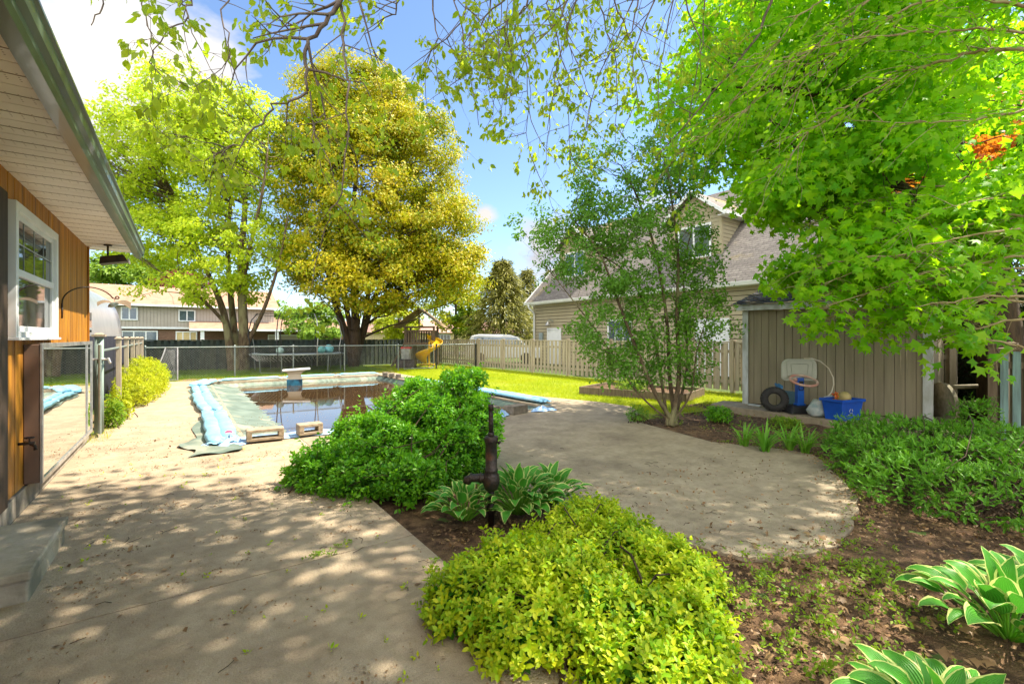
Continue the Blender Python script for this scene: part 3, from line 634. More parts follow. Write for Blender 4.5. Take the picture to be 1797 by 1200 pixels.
def fences():
    # dark fence on the house side
    t=thing('board_fence','dark navy board fence behind the pale posts beside the timber house','fence',(-1.62,15.5,0))
    for i,mb,pl,a,dr,nr,q in fence_run(t,(-1.62,10.0),(-1.62,21.4),.05,1.6,.12,.012,.022,'navy',jag=.004,panel=2.25):
        mb.build('board_panel','navy',t)
    mb=MB()
    for z in (.3,1.35): mb.box(-1.60,10,z,-1.575,21.4,z+.08)
    mb.build('rail','navy',t)
    # posts with caps in front carrying a thin rail
    t=thing('rail_fence','row of pale wooden posts joined by a thin pipe rail beside the deck','fence',(-1.13,15,0))
    ys=[13.2,14.9,16.7,18.4,20.2]
    for y in ys:
        mb=MB(); mb.box(-1.18,y-.045,-.05,-1.09,y+.045,1.53); p=mb.build('post','fence',t,bevel=.006)
        mb=MB(); mb.obox((-1.135,y,1.545),(.13,.13,.03)); mb.obox((-1.135,y,1.575),(.11,.11,.03),taper=.5); mb.build('post_cap','fence',p)
    mb=MB(); mb.tube([(-1.135,10.2,1.34),(-1.135,20.2,1.38)],.021,8); mb.build('rail','galv',t)
    # green gate post
    t=thing('gate_post','tall green grey metal gate post with a latch at the corner of the timber house','gate post',(-1.13,10.18,0))
    mb=MB(); mb.tube([(-1.12,10.16,-.05),(-1.12,10.16,1.58)],.062,14); mb.build('shaft','greenpost',t,smooth=True)
    mb=MB(); mb.obox((-1.12,10.16,1.60),(.17,.17,.035)); mb.obox((-1.12,10.16,1.63),(.13,.13,.03),taper=.5); mb.build('cap','fence',t)
    mb=MB(); mb.tube([(-1.2,10.1,1.21),(-.98,10.12,1.21)],.014,6); mb.tube([(-1.0,10.10,1.23),(-.97,10.05,1.15)],.018,6); mb.tube([(-1.12+.075*math.cos(i*.524),10.16+.075*math.sin(i*.524),1.22) for i in range(12)],.013,5,closed=True); mb.build('latch','alu',t)
    # steel gate, folded against the wall corner
    t=thing('steel_gate','narrow steel tube gate folded back between the cabinet and the green post','gate',(-1.15,9.6,0))
    mb=MB(); mb.tube([(-1.06,9.72,.06),(-1.06,9.72,1.45),(-1.10,10.03,1.45),(-1.10,10.03,.06)],.02,8,closed=True); mb.build('frame','galv',t)
    mb=MB()
    for i in range(9): z=.12+i*.15; mb.tube([(-1.062,9.74,z),(-1.098,10.01,z+.1)],.004,4); mb.tube([(-1.062,9.74,z+.1),(-1.098,10.01,z)],.004,4)
    mb.build('mesh_infill','galv',t)
    # far dark fence
    t=thing('dark_wood_fence','long dark green wooden fence in tree shade across the far end of the yard','fence',(6,26,0))
    for i,mb,pl,a,dr,nr,q in fence_run(t,(-1.7,26),(13.0,26),.04,1.42,.14,.10,.022,'farfence',both=True,jag=.01,panel=2.45):
        mb.build('board_panel','farfence',t)
    mb=MB(); mb.box(-1.7,25.97,.3,13,26.03,.39); mb.box(-1.7,25.97,1.15,13,26.03,1.24); mb.box(-1.7,25.93,1.425,13,26.07,1.46); mb.build('rail','farfence',t)
    for i in range(7):
        x=-1.7+i*2.45; mb=MB(); mb.box(x-.05,25.88,-.05,x+.05,25.93,1.48); mb.build('post','farfence',t)
    t=thing('side_fence','short dark fence closing the far corner behind the leaning gate panel','fence',(-1.7,23.5,0))
    for i,mb,pl,a,dr,nr,q in fence_run(t,(-1.75,21.5),(-1.75,26),.04,1.5,.14,.02,.022,'farfence',jag=.01,panel=2.25): mb.build('board_panel','farfence',t)
    for y in (21.5,23.7): mb=MB(); mb.box(-1.8,y-.06,-.05,-1.68,y+.06,1.6); mb.build('post','oldwood',t)
    # picket fence, lawn side
    t=thing('picket_fence','weathered tan board fence along the lawn in front of the tan sided house','fence',(12.9,15,0))
    for i,mb,pl,a,dr,nr,q in fence_run(t,(12.9,26.0),(12.9,2.6),.05,1.41,.13,.12,.02,'fence',both=True,jag=.008,panel=2.34,off=.045):
        mb.build('board_panel','fence',t)
    mb=MB()
    for z in (.25,1.12): mb.box(12.875,2.6,z,12.925,26,z+.09)
    mb.box(12.83,2.6,1.415,12.97,26,1.45); mb.build('rail','fence',t)
    for i in range(11):
        y=26-i*2.34; mb=MB(); mb.box(12.80,y-.05,-.05,12.90,y+.05,1.47); p=mb.build('post','fence',t); mb=MB(); mb.obox((12.85,y,1.49),(.15,.15,.03)); mb.build('post_cap','fence',p)
    # teal fence near shed
    P0=G(1742,772); x0=10.25; yb=1.62
    t=thing('teal_fence','teal stained board fence with capped posts beside the shed and the wooden reel','fence',(x0,1,0))
    for i,mb,pl,a,dr,nr,q in fence_run(t,(x0,yb-.06),(x0,-1.2),.0,1.36,.085,.045,.022,'teal',jag=.006,panel=2.7,off=.03): mb.build('board_panel','teal',t)
    for i,mb,pl,a,dr,nr,q in fence_run(t,(x0,yb-.02),(x0,-1.2),.0,1.34,.085,.045,.02,'oldwood',jag=.006,panel=2.7,off=-.03): mb.build('back_board','oldwood',t)
    mb=MB(); mb.box(x0-.06,-1.2,1.365,x0+.05,yb-.05,1.40); mb.box(x0-.02,-1.2,1.1,x0+.02,yb-.05,1.2); mb.build('rail','oldwood',t)
    for (px,py_) in ((x0,yb),(12.2,yb+.08)):
        mb=MB(); mb.box(px-.05,py_-.05,-.05,px+.05,py_+.05,1.44); p=mb.build('post','oldwood',t); mb=MB(); mb.obox((px,py_,1.455),(.17,.17,.03)); mb.obox((px,py_,1.48),(.13,.13,.03),taper=.4); mb.build('post_cap','oldwood',p)
    for i,mb,pl,a,dr,nr,q in fence_run(t,(x0+.05,yb+.02),(12.2,yb+.08),.0,1.36,.14,.01,.02,'oldwood',jag=.008,panel=2.0,off=0): mb.build('board_panel','oldwood',t)
    mb=MB(); mb.beam((x0+.05,yb+.02,1.38),(12.2,yb+.08,1.38),.08,.03); mb.build('rail','oldwood',t)
fences()

def chainlink():
    t=thing('chain_link_fence','low galvanised chain link fence between the pool end and the far grass','fence',(4,21.3,0))
    Y=21.3; xa,xb=-1.1,8.6; h=1.2
    def mesh(name,xa,xb,Y,parent,y2=None):
        mb=MB(); s=.09; x=xa-h
        while x<xb:
            for sg in (1,-1):
                p=[]; 
                x0,x1=(x,x+h); z0,z1=(0.03,h) if sg>0 else (h,.03)
                a,b=max(x0,xa),min(x1,xb)
                if b>a+.01:
                    za=z0+(z1-z0)*(a-x0)/h; zb=z0+(z1-z0)*(b-x0)/h
                    fy=lambda X:Y if y2 is None else Y+(y2-Y)*(X-xa)/(xb-xa)
                    mb.tube([(a,fy(a)+.004*sg,za),(b,fy(b)+.004*sg,zb)],.003,3,cap=False)
            x+=s
        return mb.build(name,'wire',parent)
    mesh('wire_mesh',xa,xb,Y,t)
    mb=MB(); mb.tube([(xa,Y,h),(xb,Y,h)],.021,8); mb.build('top_rail','galv',t)
    for x in (-1.1,1.68,3.8,5.9,8.4):
        mb=MB(); mb.tube([(x,Y+.03,-.05),(x,Y+.03,h+.03)],.028,8); mb.lathe((x,Y+.03,h+.03),[(.034,0),(.03,.03),(.01,.05)],8); mb.build('post','galv',t)
    # gate section
    t2=thing('chain_link_gate','chain link gate in a pipe frame beside the bin with the red lid','gate',(8.9,21.3,0))
    mb=MB(); mb.tube([(8.68,21.3,.06),(8.68,21.3,1.18),(10.3,21.45,1.18),(10.3,21.45,.06)],.02,8,closed=True); mb.build('frame','galv',t2)
    mesh('wire_mesh',8.7,10.28,21.3,t2,21.45)
    # last stretch up to the board fence
    t3=thing('chain_link_fence','short chain link stretch from the gate to the weathered board fence','fence',(11,21.3,0))
    mb=MB(); mb.tube([(10.45,21.45,h),(12.8,21.4,h+.02)],.02,8); mb.build('top_rail','galv',t3)
    for x in (10.45,12.75): mb=MB(); mb.tube([(x,21.45,-.05),(x,21.45,h+.05)],.04 if x<11 else .045,8); mb.build('post','black',t3)
    mesh('wire_mesh',10.45,12.8,21.45,t3,21.4)
    # gate leaf leaning
    t4=thing('leaning_gate','spare chain link gate panel leaning near the fence corner behind the yellow green bush','gate panel',(-.2,21.0,0))
    a,b=D(286,655,16.6),D(309,655,16.3); 
    bx0,bx1=-.75,-.15; yb=20.85
    q=[(bx0-.1,yb,.04),(bx1,yb-.1,.04),(bx1,yb+.15,1.2),(bx0+.25,yb+.25,1.2)]
    mb=MB(); mb.tube(q,.025,8,closed=True); mb.build('frame','alu',t4)
    A,B,C_,D_=[Vector(p) for p in q]; mb=MB()
    for i in range(-14,15):
        for sg in (1,-1):
            pts=[]
            for k in range(2):
                pass
            u0,v0=i/14,0; u1,v1=i/14+1,1
            ua,ub=max(u0,0),min(u1,1)
            if ub<=ua: continue
            va,vb=(ua-u0),(ub-u0)
            if sg<0: va,vb=1-va,1-vb
            f=lambda u,v:A.lerp(B,u).lerp(D_.lerp(C_,u),v)
            mb.tube([f(ua,va),f(ub,vb)],.004,3,cap=False)
    mb.build('wire_mesh','wire',t4)
chainlink()

# ================================================================== HOUSES
def tan_house():
    X=18.0; ya,yb=23.1,6.6; ze=3.9
    t=thing('tan_house','tan sided house with steep grey shingle roof and dormers behind the board fence','house',(X,12,0))
    mb=MB(); z=0; rs=random.Random(5)
    while z<ze-.02:
        z2=min(z+.19,ze)
        z2-=.022; mb.add([(X-.045,ya,z),(X-.045,yb,z),(X-.01,yb,z2),(X-.01,ya,z2),(X+.05,ya,z),(X+.05,yb,z),(X+.05,yb,z2),(X+.05,ya,z2)],[(0,1,2,3),(4,7,6,5),(0,3,7,4),(1,5,6,2),(3,2,6,7),(0,4,5,1)]); z+=.19
    t_=MB(); t_.box(X+.051,yb,0,X+.06,ya-.051,ze-.01); t_.build('dark_backing','darkwood',t)  # dark sheet seen through the board gaps stands in for lap shade
    # gable end facing the far side
    mb.extr([(X+.06,ya-.05,0),(X+10,ya-.05,0),(X+10,ya-.05,ze),(X+5,ya-.05,ze+4.9),(X+.06,ya-.05,ze)],(0,.05,0))
    mb.build('wall','siding',t)
    mb=MB(); mb.box(X-.05,ya-.02,0,X+.0,ya+.07,ze); mb.build('corner_trim','siding',t)
    # roof
    mb=MB(); 
    mb.extr([(X-.45,ya+.35,ze-.28),(X+5,ya+.35,ze+5.17),(X+10.45,ya+.35,ze-.28),(X+10.45,ya+.35,ze-.20),(X+5,ya+.35,ze+5.27),(X-.45,ya+.35,ze-.20)],(0,yb-ya-.7,0))
    mb.build('roof','shingle',t)
    mb=MB(); mb.box(X-.44,yb,ze-.34,X-.02,ya+.3,ze-.30); mb.build('soffit','white',t)
    mb=MB(); mb.extr([(X-.47,yb-.3,ze-.33),(X-.55,yb-.3,ze-.33),(X-.60,yb-.3,ze-.20),(X-.60,yb-.3,ze-.18),(X-.47,yb-.3,ze-.18)],(0,ya-yb+.66,0)); gt=mb.build('gutter','white',t)
    for y in (ya-.1,8.3):
        mb=MB(); mb.tube([(X-.54,y,ze-.33),(X-.54,y,ze-.48),(X-.40,y,ze-.62),(X-.12,y,ze-.80),(X-.09,y,ze-.95),(X-.09,y,.1)],.055,8); mb.build('downspout','white',t,smooth=True)
    mb=MB(); mb.beam((X-.46,ya+.37,ze-.26),(X+5,ya+.37,ze+5.19),.03,.22); mb.build('rake_board','white',t)
    # dormers
    for (y0,y1) in ((11.3,13.9),(19.2,21.8)):
        xf=X+1.05; zb=ze-.1+1.05; zt=7.0; zr=zt+1.0; ym=(y0+y1)/2
        mb=MB(); z=zb-.1
        while z<zt:
            z2=min(z+.17,zt)
            mb.add([(xf-.02,y0,z),(xf-.02,y1,z),(xf,y1,z2),(xf,y0,z2)],[(0,3,2,1)])
            for yy,sg in ((y0,-1),(y1,1)):
                xe=X+(z-ze)+.2; xe2=X+(z2-ze)+.2
                mb.add([(xf,yy+sg*.02,z),(max(xe,xf+.01),yy+sg*.02,z),(max(xe2,xf+.01),yy,z2),(xf,yy,z2)],[(0,1,2,3)])
            z+=.17
        mb.add([(xf-.01,y0,zt),(xf-.01,y1,zt),(xf-.01,ym,zr)],[(0,1,2)])
        d=mb.build('dormer','siding',t)
        mb=MB(); mb.box(xf-.04,y0-.03,zb-.1,xf+.0-.022,y0+.11,zt); mb.box(xf-.04,y1-.11,zb-.1,xf-.022,y1+.03,zt); mb.box(xf-.022,y0-.035,zb-.05,xf+.09,y0-.022,zt); mb.build('corner_trim','siding',d)
        mb=MB(); xe=X+(zr-ze)+.3
        for s,yy in ((-1,y0-.38),(1,y1+.38)):
            mb.extr([(xf-.32,yy,zt-.17),(xf-.32,ym,zr+.12),(xf-.32,ym,zr+.18),(xf-.32,yy,zt-.11)],(X+(zt-ze)+.6-xf+.9,0,0))
        mb.build('dormer_roof','shingle',d)
        mb=MB()
        for s,yy in ((-1,y0-.38),(1,y1+.38)):
            mb.beam((xf-.34,yy,zt-.16),(xf-.34,ym,zr+.13),.03,.14)
            mb.box(xf-.30,min(yy,yy-s*.38),zt-.20,X+(zt-ze)+.25,max(yy,yy-s*.38),zt-.175)
            mb.box(xf-.34,min(yy,yy+s*.07),zt-.20,X+(zt-ze)+.15,max(yy,yy+s*.07),zt-.08)
        mb.build('eave_trim','white',d)
        mb=MB(); a,b=y0+.45,y1-.45; f=.09
        for q in ((a,a+f,zb+.3,zt-.35),(b-f,b,zb+.3,zt-.35),(ym-.04,ym+.04,zb+.3+f,zt-.35-f),(a+f,b-f,zb+.3,zb+.3+f),(a+f,b-f,zt-.35-f,zt-.35)): mb.box(xf-.07,q[0],q[2],xf-.021,q[1],q[3])
        mb.build('window_frame','white',d)
        mb=MB(); mb.box(xf-.04,a,zb+.3,xf-.023,b,zt-.35); mb.build('window_pane','glass_sky',d)
    # ground floor openings
    def opening(nm,y0,y1,z0,z1,leaf,div=1):
        mb=MB(); f=.1
        mb.box(X-.10,y0,z0,X-.035,y0+f,z1); mb.box(X-.10,y1-f,z0,X-.035,y1,z1); mb.box(X-.10,y0+f,z1-f,X-.035,y1-f,z1)
        if z0>.5: mb.box(X-.10,y0+f,z0,X-.035,y1-f,z0+f)
        for k in range(1,div): yy=y0+(y1-y0)*k/div; mb.box(X-.09,yy-.03,z0+f,X-.036,yy+.03,z1-f)
        w=mb.build(nm,'white',t); mb=MB(); mb.box(X-.07,y0+f,z0+(.1 if z0>.5 else 0),X-.037,y1-f,z1-f); mb.build('leaf' if leaf=='white' else 'pane',leaf,w); return w
    p=lambda px: (lambda u:X/(SN+CS*u)*(CS-SN*u))((px-898.5)/FPX)
    opening('door',p(986),p(962),0,2.12,'white'); opening('window',p(1110),p(1068),.9,2.5,'glass_sky',3); opening('patio_door',p(1282),p(1222),0,2.35,'white',2)
    # barn lamp
    y=p(968); mb=MB(); mb.tube([(X-.03,y-.2,2.52),(X-.2,y-.1,2.62),(X-.3,y,2.55),(X-.3,y,2.48)],.02,6); wl=mb.build('wall_lamp','galv',t); mb=MB(); mb.lathe((X-.3,y,2.30),[(.17,0),(.10,.08),(.06,.18),(.04,.2)],12); mb.build('lamp_shade','alu',wl)
    mb=MB(); yy=p(952); mb.box(X-.13,yy-.15,1.35,X-.036,yy+.2,1.85); mb.build('meter_box','galv',t)
tan_house()

def shed():
    A=Vector((10.25,5.55,.1)); B=Vector((10.72,2.45,.1)); zt=2.16
    d=(B-A).normalized(); n=Vector((-d.y,d.x,0)); 
    if n.x<0: n=-n
    L=(B-A).length; q=d.to_track_quat('X','Z').to_matrix()
    t=thing('garden_shed','brown vertical board shed with white corner posts and a sagging dark shingle roof','shed',tuple((A+B)/2))
    def bx(s0,s1,e0,e1,z0,z1,mb): c=A+d*(s0+s1)/2+n*(e0+e1)/2; mb.obox((c.x,c.y,(z0+z1)/2),(s1-s0,abs(e1-e0),z1-z0),q)
    mb=MB(); s=.06; rs=random.Random(2); bw=(L-.12)/20
    for k in range(20): bx(s+.004,s+bw-.004,-.0+rs.uniform(0,.003),.03,.12,zt,mb); s+=bw
    mb.build('wall','shedwood',t)
    mb=MB(); bx(.05,L-.05,.031,.05,.1,zt,mb); mb.build('backing','darkwood',t)
    for a,b in ((-.02,.10),(L-.12,L+.02)):
        mb=MB(); bx(a,b,-.035,-.003,.08,zt,mb); mb.build('corner_post','white_old',t,bevel=.004)
    for a,b in ((L-.01,L),(0,.01)): mb=MB(); bx(a,b,.0,2.4,.1,zt+.2,mb); mb.build('side_wall','shedwood',t)
    mb=MB(); bx(-.12,L+.14,-.16,-.12,zt+.0,zt+.13,mb); mb.build('fascia','white_old',t,bevel=.004)
    mb=MB(); bx(-.10,L+.12,-.118,-.0,zt+.005,zt+.02,mb); mb.build('eave_board','greywood',t)
    # shingle courses
    mb=MB(); rs=random.Random(9)
    for r in range(15):
        e=-.22+r*.17; z=zt+.14+r*.042; s=-.2
        while s<L+.2:
            w=rs.uniform(.15,.26); c=A+d*(s+w/2)+n*(e+.1); 
            mb.obox((c.x,c.y,z+.02+rs.uniform(-.006,.01)+.02*math.sin(s*1.1)),(w-.008,.24,.014),q@Matrix.Rotation(R(11+rs.uniform(-4,4))*(1 if q.col[1].dot(n)>0 else -1),3,'X')); s+=w
    mb.build('roof','shingle_dark',t)
    # slab
    sl=MB(); sl.prism([(9.62,5.95),(9.30,2.0),(10.7,1.9),(10.9,2.5),(10.35,6.1)],-.06,.095); struct(sl,'shed_slab','concrete_grey',bevel=.01)
    # litter of twigs on the roof edge
    mb=MB()
    for i in range(130):
        s=rs.uniform(0,L); e=rs.uniform(-.15,.5); c=A+d*s+n*e; z=zt+.21+(e+.22)/.17*.042; a=rs.uniform(0,3.14); l=rs.uniform(.05,.2)
        mb.tube([(c.x,c.y,z),(c.x+l*math.cos(a),c.y+l*math.sin(a),z+rs.uniform(0,.03))],.004,3)
    o=mb.build('twig_litter','palebark'); o['kind']='stuff'; o['label']='dry twigs and needles heaped on the edge of the dark shed roof'; o['category']='litter'
shed()

def far_houses():
    Y=64.0; t=thing('siding_house','two storey greige house with tan roof, porch and white trim beyond the far fence','house',(0,Y,0))
    xl,xr=-14,9.2
    mb=MB(); mb.box(xl,Y,2.6,xr,Y+10,5.0); mb.build('upper_wall','greysiding',t)
    mb=MB(); x=xl
    while x<xr: mb.box(x,Y-.03,2.7,x+.05,Y-.001,4.95); x+=.3
    M['batten']=mat('dark_batten',(.33,.285,.245),rough=.7,var=.04); mb.build('batten','batten',t)
    mb=MB(); mb.box(xl,Y+.3,-.3,xr+9,Y+9,2.6); mb.build('lower_wall','brick',t)
    mb=MB(); mb.box(xl,Y-.05,2.5,1.2,Y+.29,2.72); mb.build('belt_trim','white',t)
    mb=MB(); mb.extr([(xl-.5,Y-.7,4.98),(xl-.5,Y+5,7.4),(xl-.5,Y+10.7,4.98),(xl-.5,Y+10.7,5.12),(xl-.5,Y+5,7.55),(xl-.5,Y-.7,5.12)],(xr-xl+1,0,0)); mb.build('roof','tanroof',t)
    mb=MB(); mb.box(xl-.5,Y-.78,4.92,xr+.5,Y-.71,5.12); mb.build('eave_fascia','white',t)
    # porch + garage roof
    mb=MB(); mb.extr([(.6,Y-2.6,2.42),(.6,Y+.25,3.35),(.6,Y+.25,3.5),(.6,Y-2.6,2.52)],(8.6,0,0)); mb.extr([(9.22,Y-2.6,2.42),(9.22,Y+3,3.95),(9.22,Y+8,2.7),(9.22,Y+8,2.8),(9.22,Y+3,4.1),(9.22,Y-2.6,2.52)],(9.2,0,0)); mb.build('porch_roof','tanroof',t)
    mb=MB(); mb.box(.6,Y-2.68,2.30,18.4,Y-2.61,2.52); mb.build('porch_fascia','white',t)
    for x in (1.6,9.0,14.0):
        mb=MB(); mb.box(x,Y-2.5,-.3,x+.35,Y-2.15,2.3); mb.build('porch_post','white',t)
    def win(x0,x1,z0,z1,n=2,y=Y,leaf='glass_sky',nm='window',f=.12):
        mb=MB(); mb.box(x0,y-.12,z0,x0+f,y-.032,z1); mb.box(x1-f,y-.12,z0,x1,y-.032,z1); mb.box(x0+f,y-.12,z0,x1-f,y-.032,z0+f); mb.box(x0+f,y-.12,z1-f,x1-f,y-.032,z1)
        for k in range(1,n): xx=x0+(x1-x0)*k/n; mb.box(xx-.06,y-.11,z0+f,xx+.06,y-.032,z1-f)
        w=mb.build(nm,'white',t); mb=MB(); mb.box(x0+f,y-.07,z0+f,x1-f,y-.033,z1-f); mb.build('pane',leaf,w)
    px=lambda p,y: (lambda u:y/(CS-SN*u)*(SN+CS*u))((p-898.5)/FPX)
    win(px(212,Y),px(242,Y),3.4,4.8); win(px(313,Y),px(343,Y),3.35,4.65)
    y2=Y+.3; win(px(213,y2),px(277,y2),.8,2.3,3,y=y2); win(px(312,y2)-.2,px(346,y2),.2,2.25,3,y=y2,leaf='cream',nm='front_door')
    win(px(470,y2),px(530,y2),.3,1.9,1,y=y2,leaf='greysiding',nm='garage_door')
    t=thing('low_house','low house with a faded pink tan roof behind the wooden play tower','house',(24,70,0))
    Y=70; xa,xb=px(655,Y),px(905,Y)
    mb=MB(); mb.box(xa,Y,-.3,xb,Y+8,2.6); mb.build('wall','cream',t)
    mb=MB(); mb.extr([(xa-.8,Y-.9,2.35),(xa+2,Y+4,4.5),(xa-.8,Y+9,2.5)],(xb-xa+1.6,0,0)); M['pinkroof']=mat('pink_roof',(.42,.25,.20),(.36,.21,.17),.9,4); mb.build('roof','pinkroof',t)
    def w2(p0,p1,n):
        x0,x1=px(p0,Y),px(p1,Y); mb=MB(); mb.box(x0,Y-.08,.7,x1,Y-.002,2.1); w=mb.build('window','white',t); mb=MB()
        for k in range(n): a=x0+.1+(x1-x0-.1)*k/n; mb.box(a,Y-.1,.8,a+(x1-x0)/n-.12,Y-.081,2.0)
        mb.build('pane','glass',w)
    w2(766,790,4); w2(690,704,2)
    # van beyond the fence
    t=thing('white_van','white van whose roof shows above the weathered board fence','van',(17,30,0))
    c=D(883,600,29.5); 
    dx=Vector((CS,-SN,0)); q=Matrix(((CS,SN,0),(-SN,CS,0),(0,0,1)))
    def shape(pts,w,mb):
        n=len(pts); V=[]
        for s,k in ((-w/2,.86),(w/2,.86)):
            pass
        V=[q@Vector((x,-w/2*k,z)) for x,z,k in pts]+[q@Vector((x,w/2*k,z)) for x,z,k in pts]; V=[v+Vector((c.x,c.y,0)) for v in V]
        mb.add(V,[tuple(range(n-1,-1,-1)),tuple(range(n,2*n))]+[(i,(i+1)%n,n+(i+1)%n,n+i) for i in range(n)])
    mb=MB(); shape([(-2.3,.3,1),(2.3,.3,1),(2.3,.95,1),(1.5,1.08,1),(-2.25,1.10,1)],1.8,mb); shape([(-2.2,1.101,.97),(1.45,1.081,.97),(.9,1.60,.86),(.4,1.74,.8),(-1.5,1.76,.8),(-1.95,1.66,.85)],1.8,mb); mb.build('body','white',t,bevel=.05)
    mb=MB(); shape([(-1.9,1.14,.975),(1.25,1.14,.975),(.78,1.56,.89),(-1.75,1.60,.89)],1.86,mb); shape([(1.2,1.13,.9),(1.46,1.1,.9),(.96,1.58,.8),(.8,1.6,.8)],1.7,mb); mb.build('window','glass_sky',t)
    for s in (-1.4,1.4):
        for e in (-.85,.85):
            cc=q@Vector((s,e,.32))+Vector((c.x,c.y,0)); mb=MB(); mb.lathe(cc,[(.2,-.1),(.32,-.09),(.32,.09),(.2,.1)],16,m=q@Matrix.Rotation(R(90),3,'X')); mb.build('wheel','rubber',t)
    # travel trailer
    t=thing('travel_trailer','rounded silver white travel trailer parked behind the dark fence by the timber house','trailer',(-3.4,18,0))
    M['trailer']=mat('brushed_white_metal',(.46,.48,.51),(.38,.40,.44),.3,2,metal=.45,spec=.6)
    mb=MB(); xc=-3.15; hw=1.22
    def body(u,v):
        y=11.5+14*u; e=min(u,1-u)*14; k=min(1,e/1.7); k=math.sqrt(max(0,1-(1-k)**2)); a=math.pi*v
        ca,sa=math.cos(a),math.sin(a); x=(abs(ca)**.55)*(1 if ca>0 else -1); z=(abs(sa)**.6)
        return (xc+hw*x*(.35+.65*k),y,.55+(2.65*z)*(.30+.70*k))
    mb.grid(body,40,24); mb.build('shell','trailer',t,smooth=True)
    mb=MB(); mb.box(xc-.9,12.2,.4,xc+.9,23.5,.56); mb.build('chassis','black',t)
    for y in (17,17.9):
        mb=MB(); mb.lathe((xc+1.0,y,.33),[(.2,-.1),(.33,-.09),(.33,.09),(.2,.1)],16,'x'); mb.build('wheel','rubber',t)
    mb=MB(); mb.box(xc-.3,16,3.195,xc+.3,17,3.33); mb.build('roof_vent','white',t,bevel=.03)
    for y in (13,15.2): mb=MB(); mb.box(xc+hw-.01,y,1.7,xc+hw+.012,y+.9,2.2); mb.build('window','glass',t)
far_houses()

# ================================================================== YARD THINGS
def pump():
    b=G(862,915); b.z=0; k=3.99/FPX
    t=thing('hand_pump','rusty black cast iron standpipe with a side spout in the planting bed','water pump',tuple(b))
    Z=lambda py:H+(HOR-py)*k
    mb=MB(); mb.lathe((b.x,b.y,0),[(.028,-.05),(.028,Z(900)),(.040,Z(899)),(.043,Z(893)),(.040,Z(887)),(.028,Z(886)),(.027,Z(860))],16); mb.build('riser_pipe','blackiron',t,smooth=True)
    mb=MB(); mb.lathe((b.x,b.y,0),[(.03,Z(861)),(.055,Z(857)),(.072,Z(848)),(.074,Z(840)),(.066,Z(832)),(.052,Z(828)),(.056,Z(826)),(.056,Z(822)),(.050,Z(821)),(.050,Z(778)),(.058,Z(775)),(.060,Z(768)),(.052,Z(765)),(.02,Z(764))],20); mb.build('cylinder','blackiron',t,smooth=True)
    sx=Vector((-CS,SN,0)); p=lambda a,py:(b.x+sx.x*a*k,b.y+sx.y*a*k,Z(py))
    mb=MB(); mb.tube([p(5,839),p(22,838),p(35,838),p(41,841),p(43,847)],[.038,.036,.036,.037,.036],14); mb.tube([p(17,838),p(20,838)],[.046,.046],14); mb.tube([p(35,838),p(37,838)],[.042,.042],14); mb.build('spout','blackiron',t,smooth=True)
    mb=MB(); mb.tube([p(0,766),p(0,758)],[.03,.026],12); mb.tube([p(0,760),p(1,740),p(1,722),p(1,716)],[.020,.018,.018,.014],8); mb.tube([p(-2,760),p(-2,726)],[.008,.010],6); mb.build('plunger_rod','blackiron',t,smooth=True)
    mb=MB(); mb.tube([p(5,714),p(-3,713)],[.022,.022],10); mb.tube([p(0,720),p(0,710)],[.024,.018],10); mb.tube([p(-12,778),p(-16,774)],[.012,.012],8); mb.build('cap_knob','blackiron',t,smooth=True)
pump()

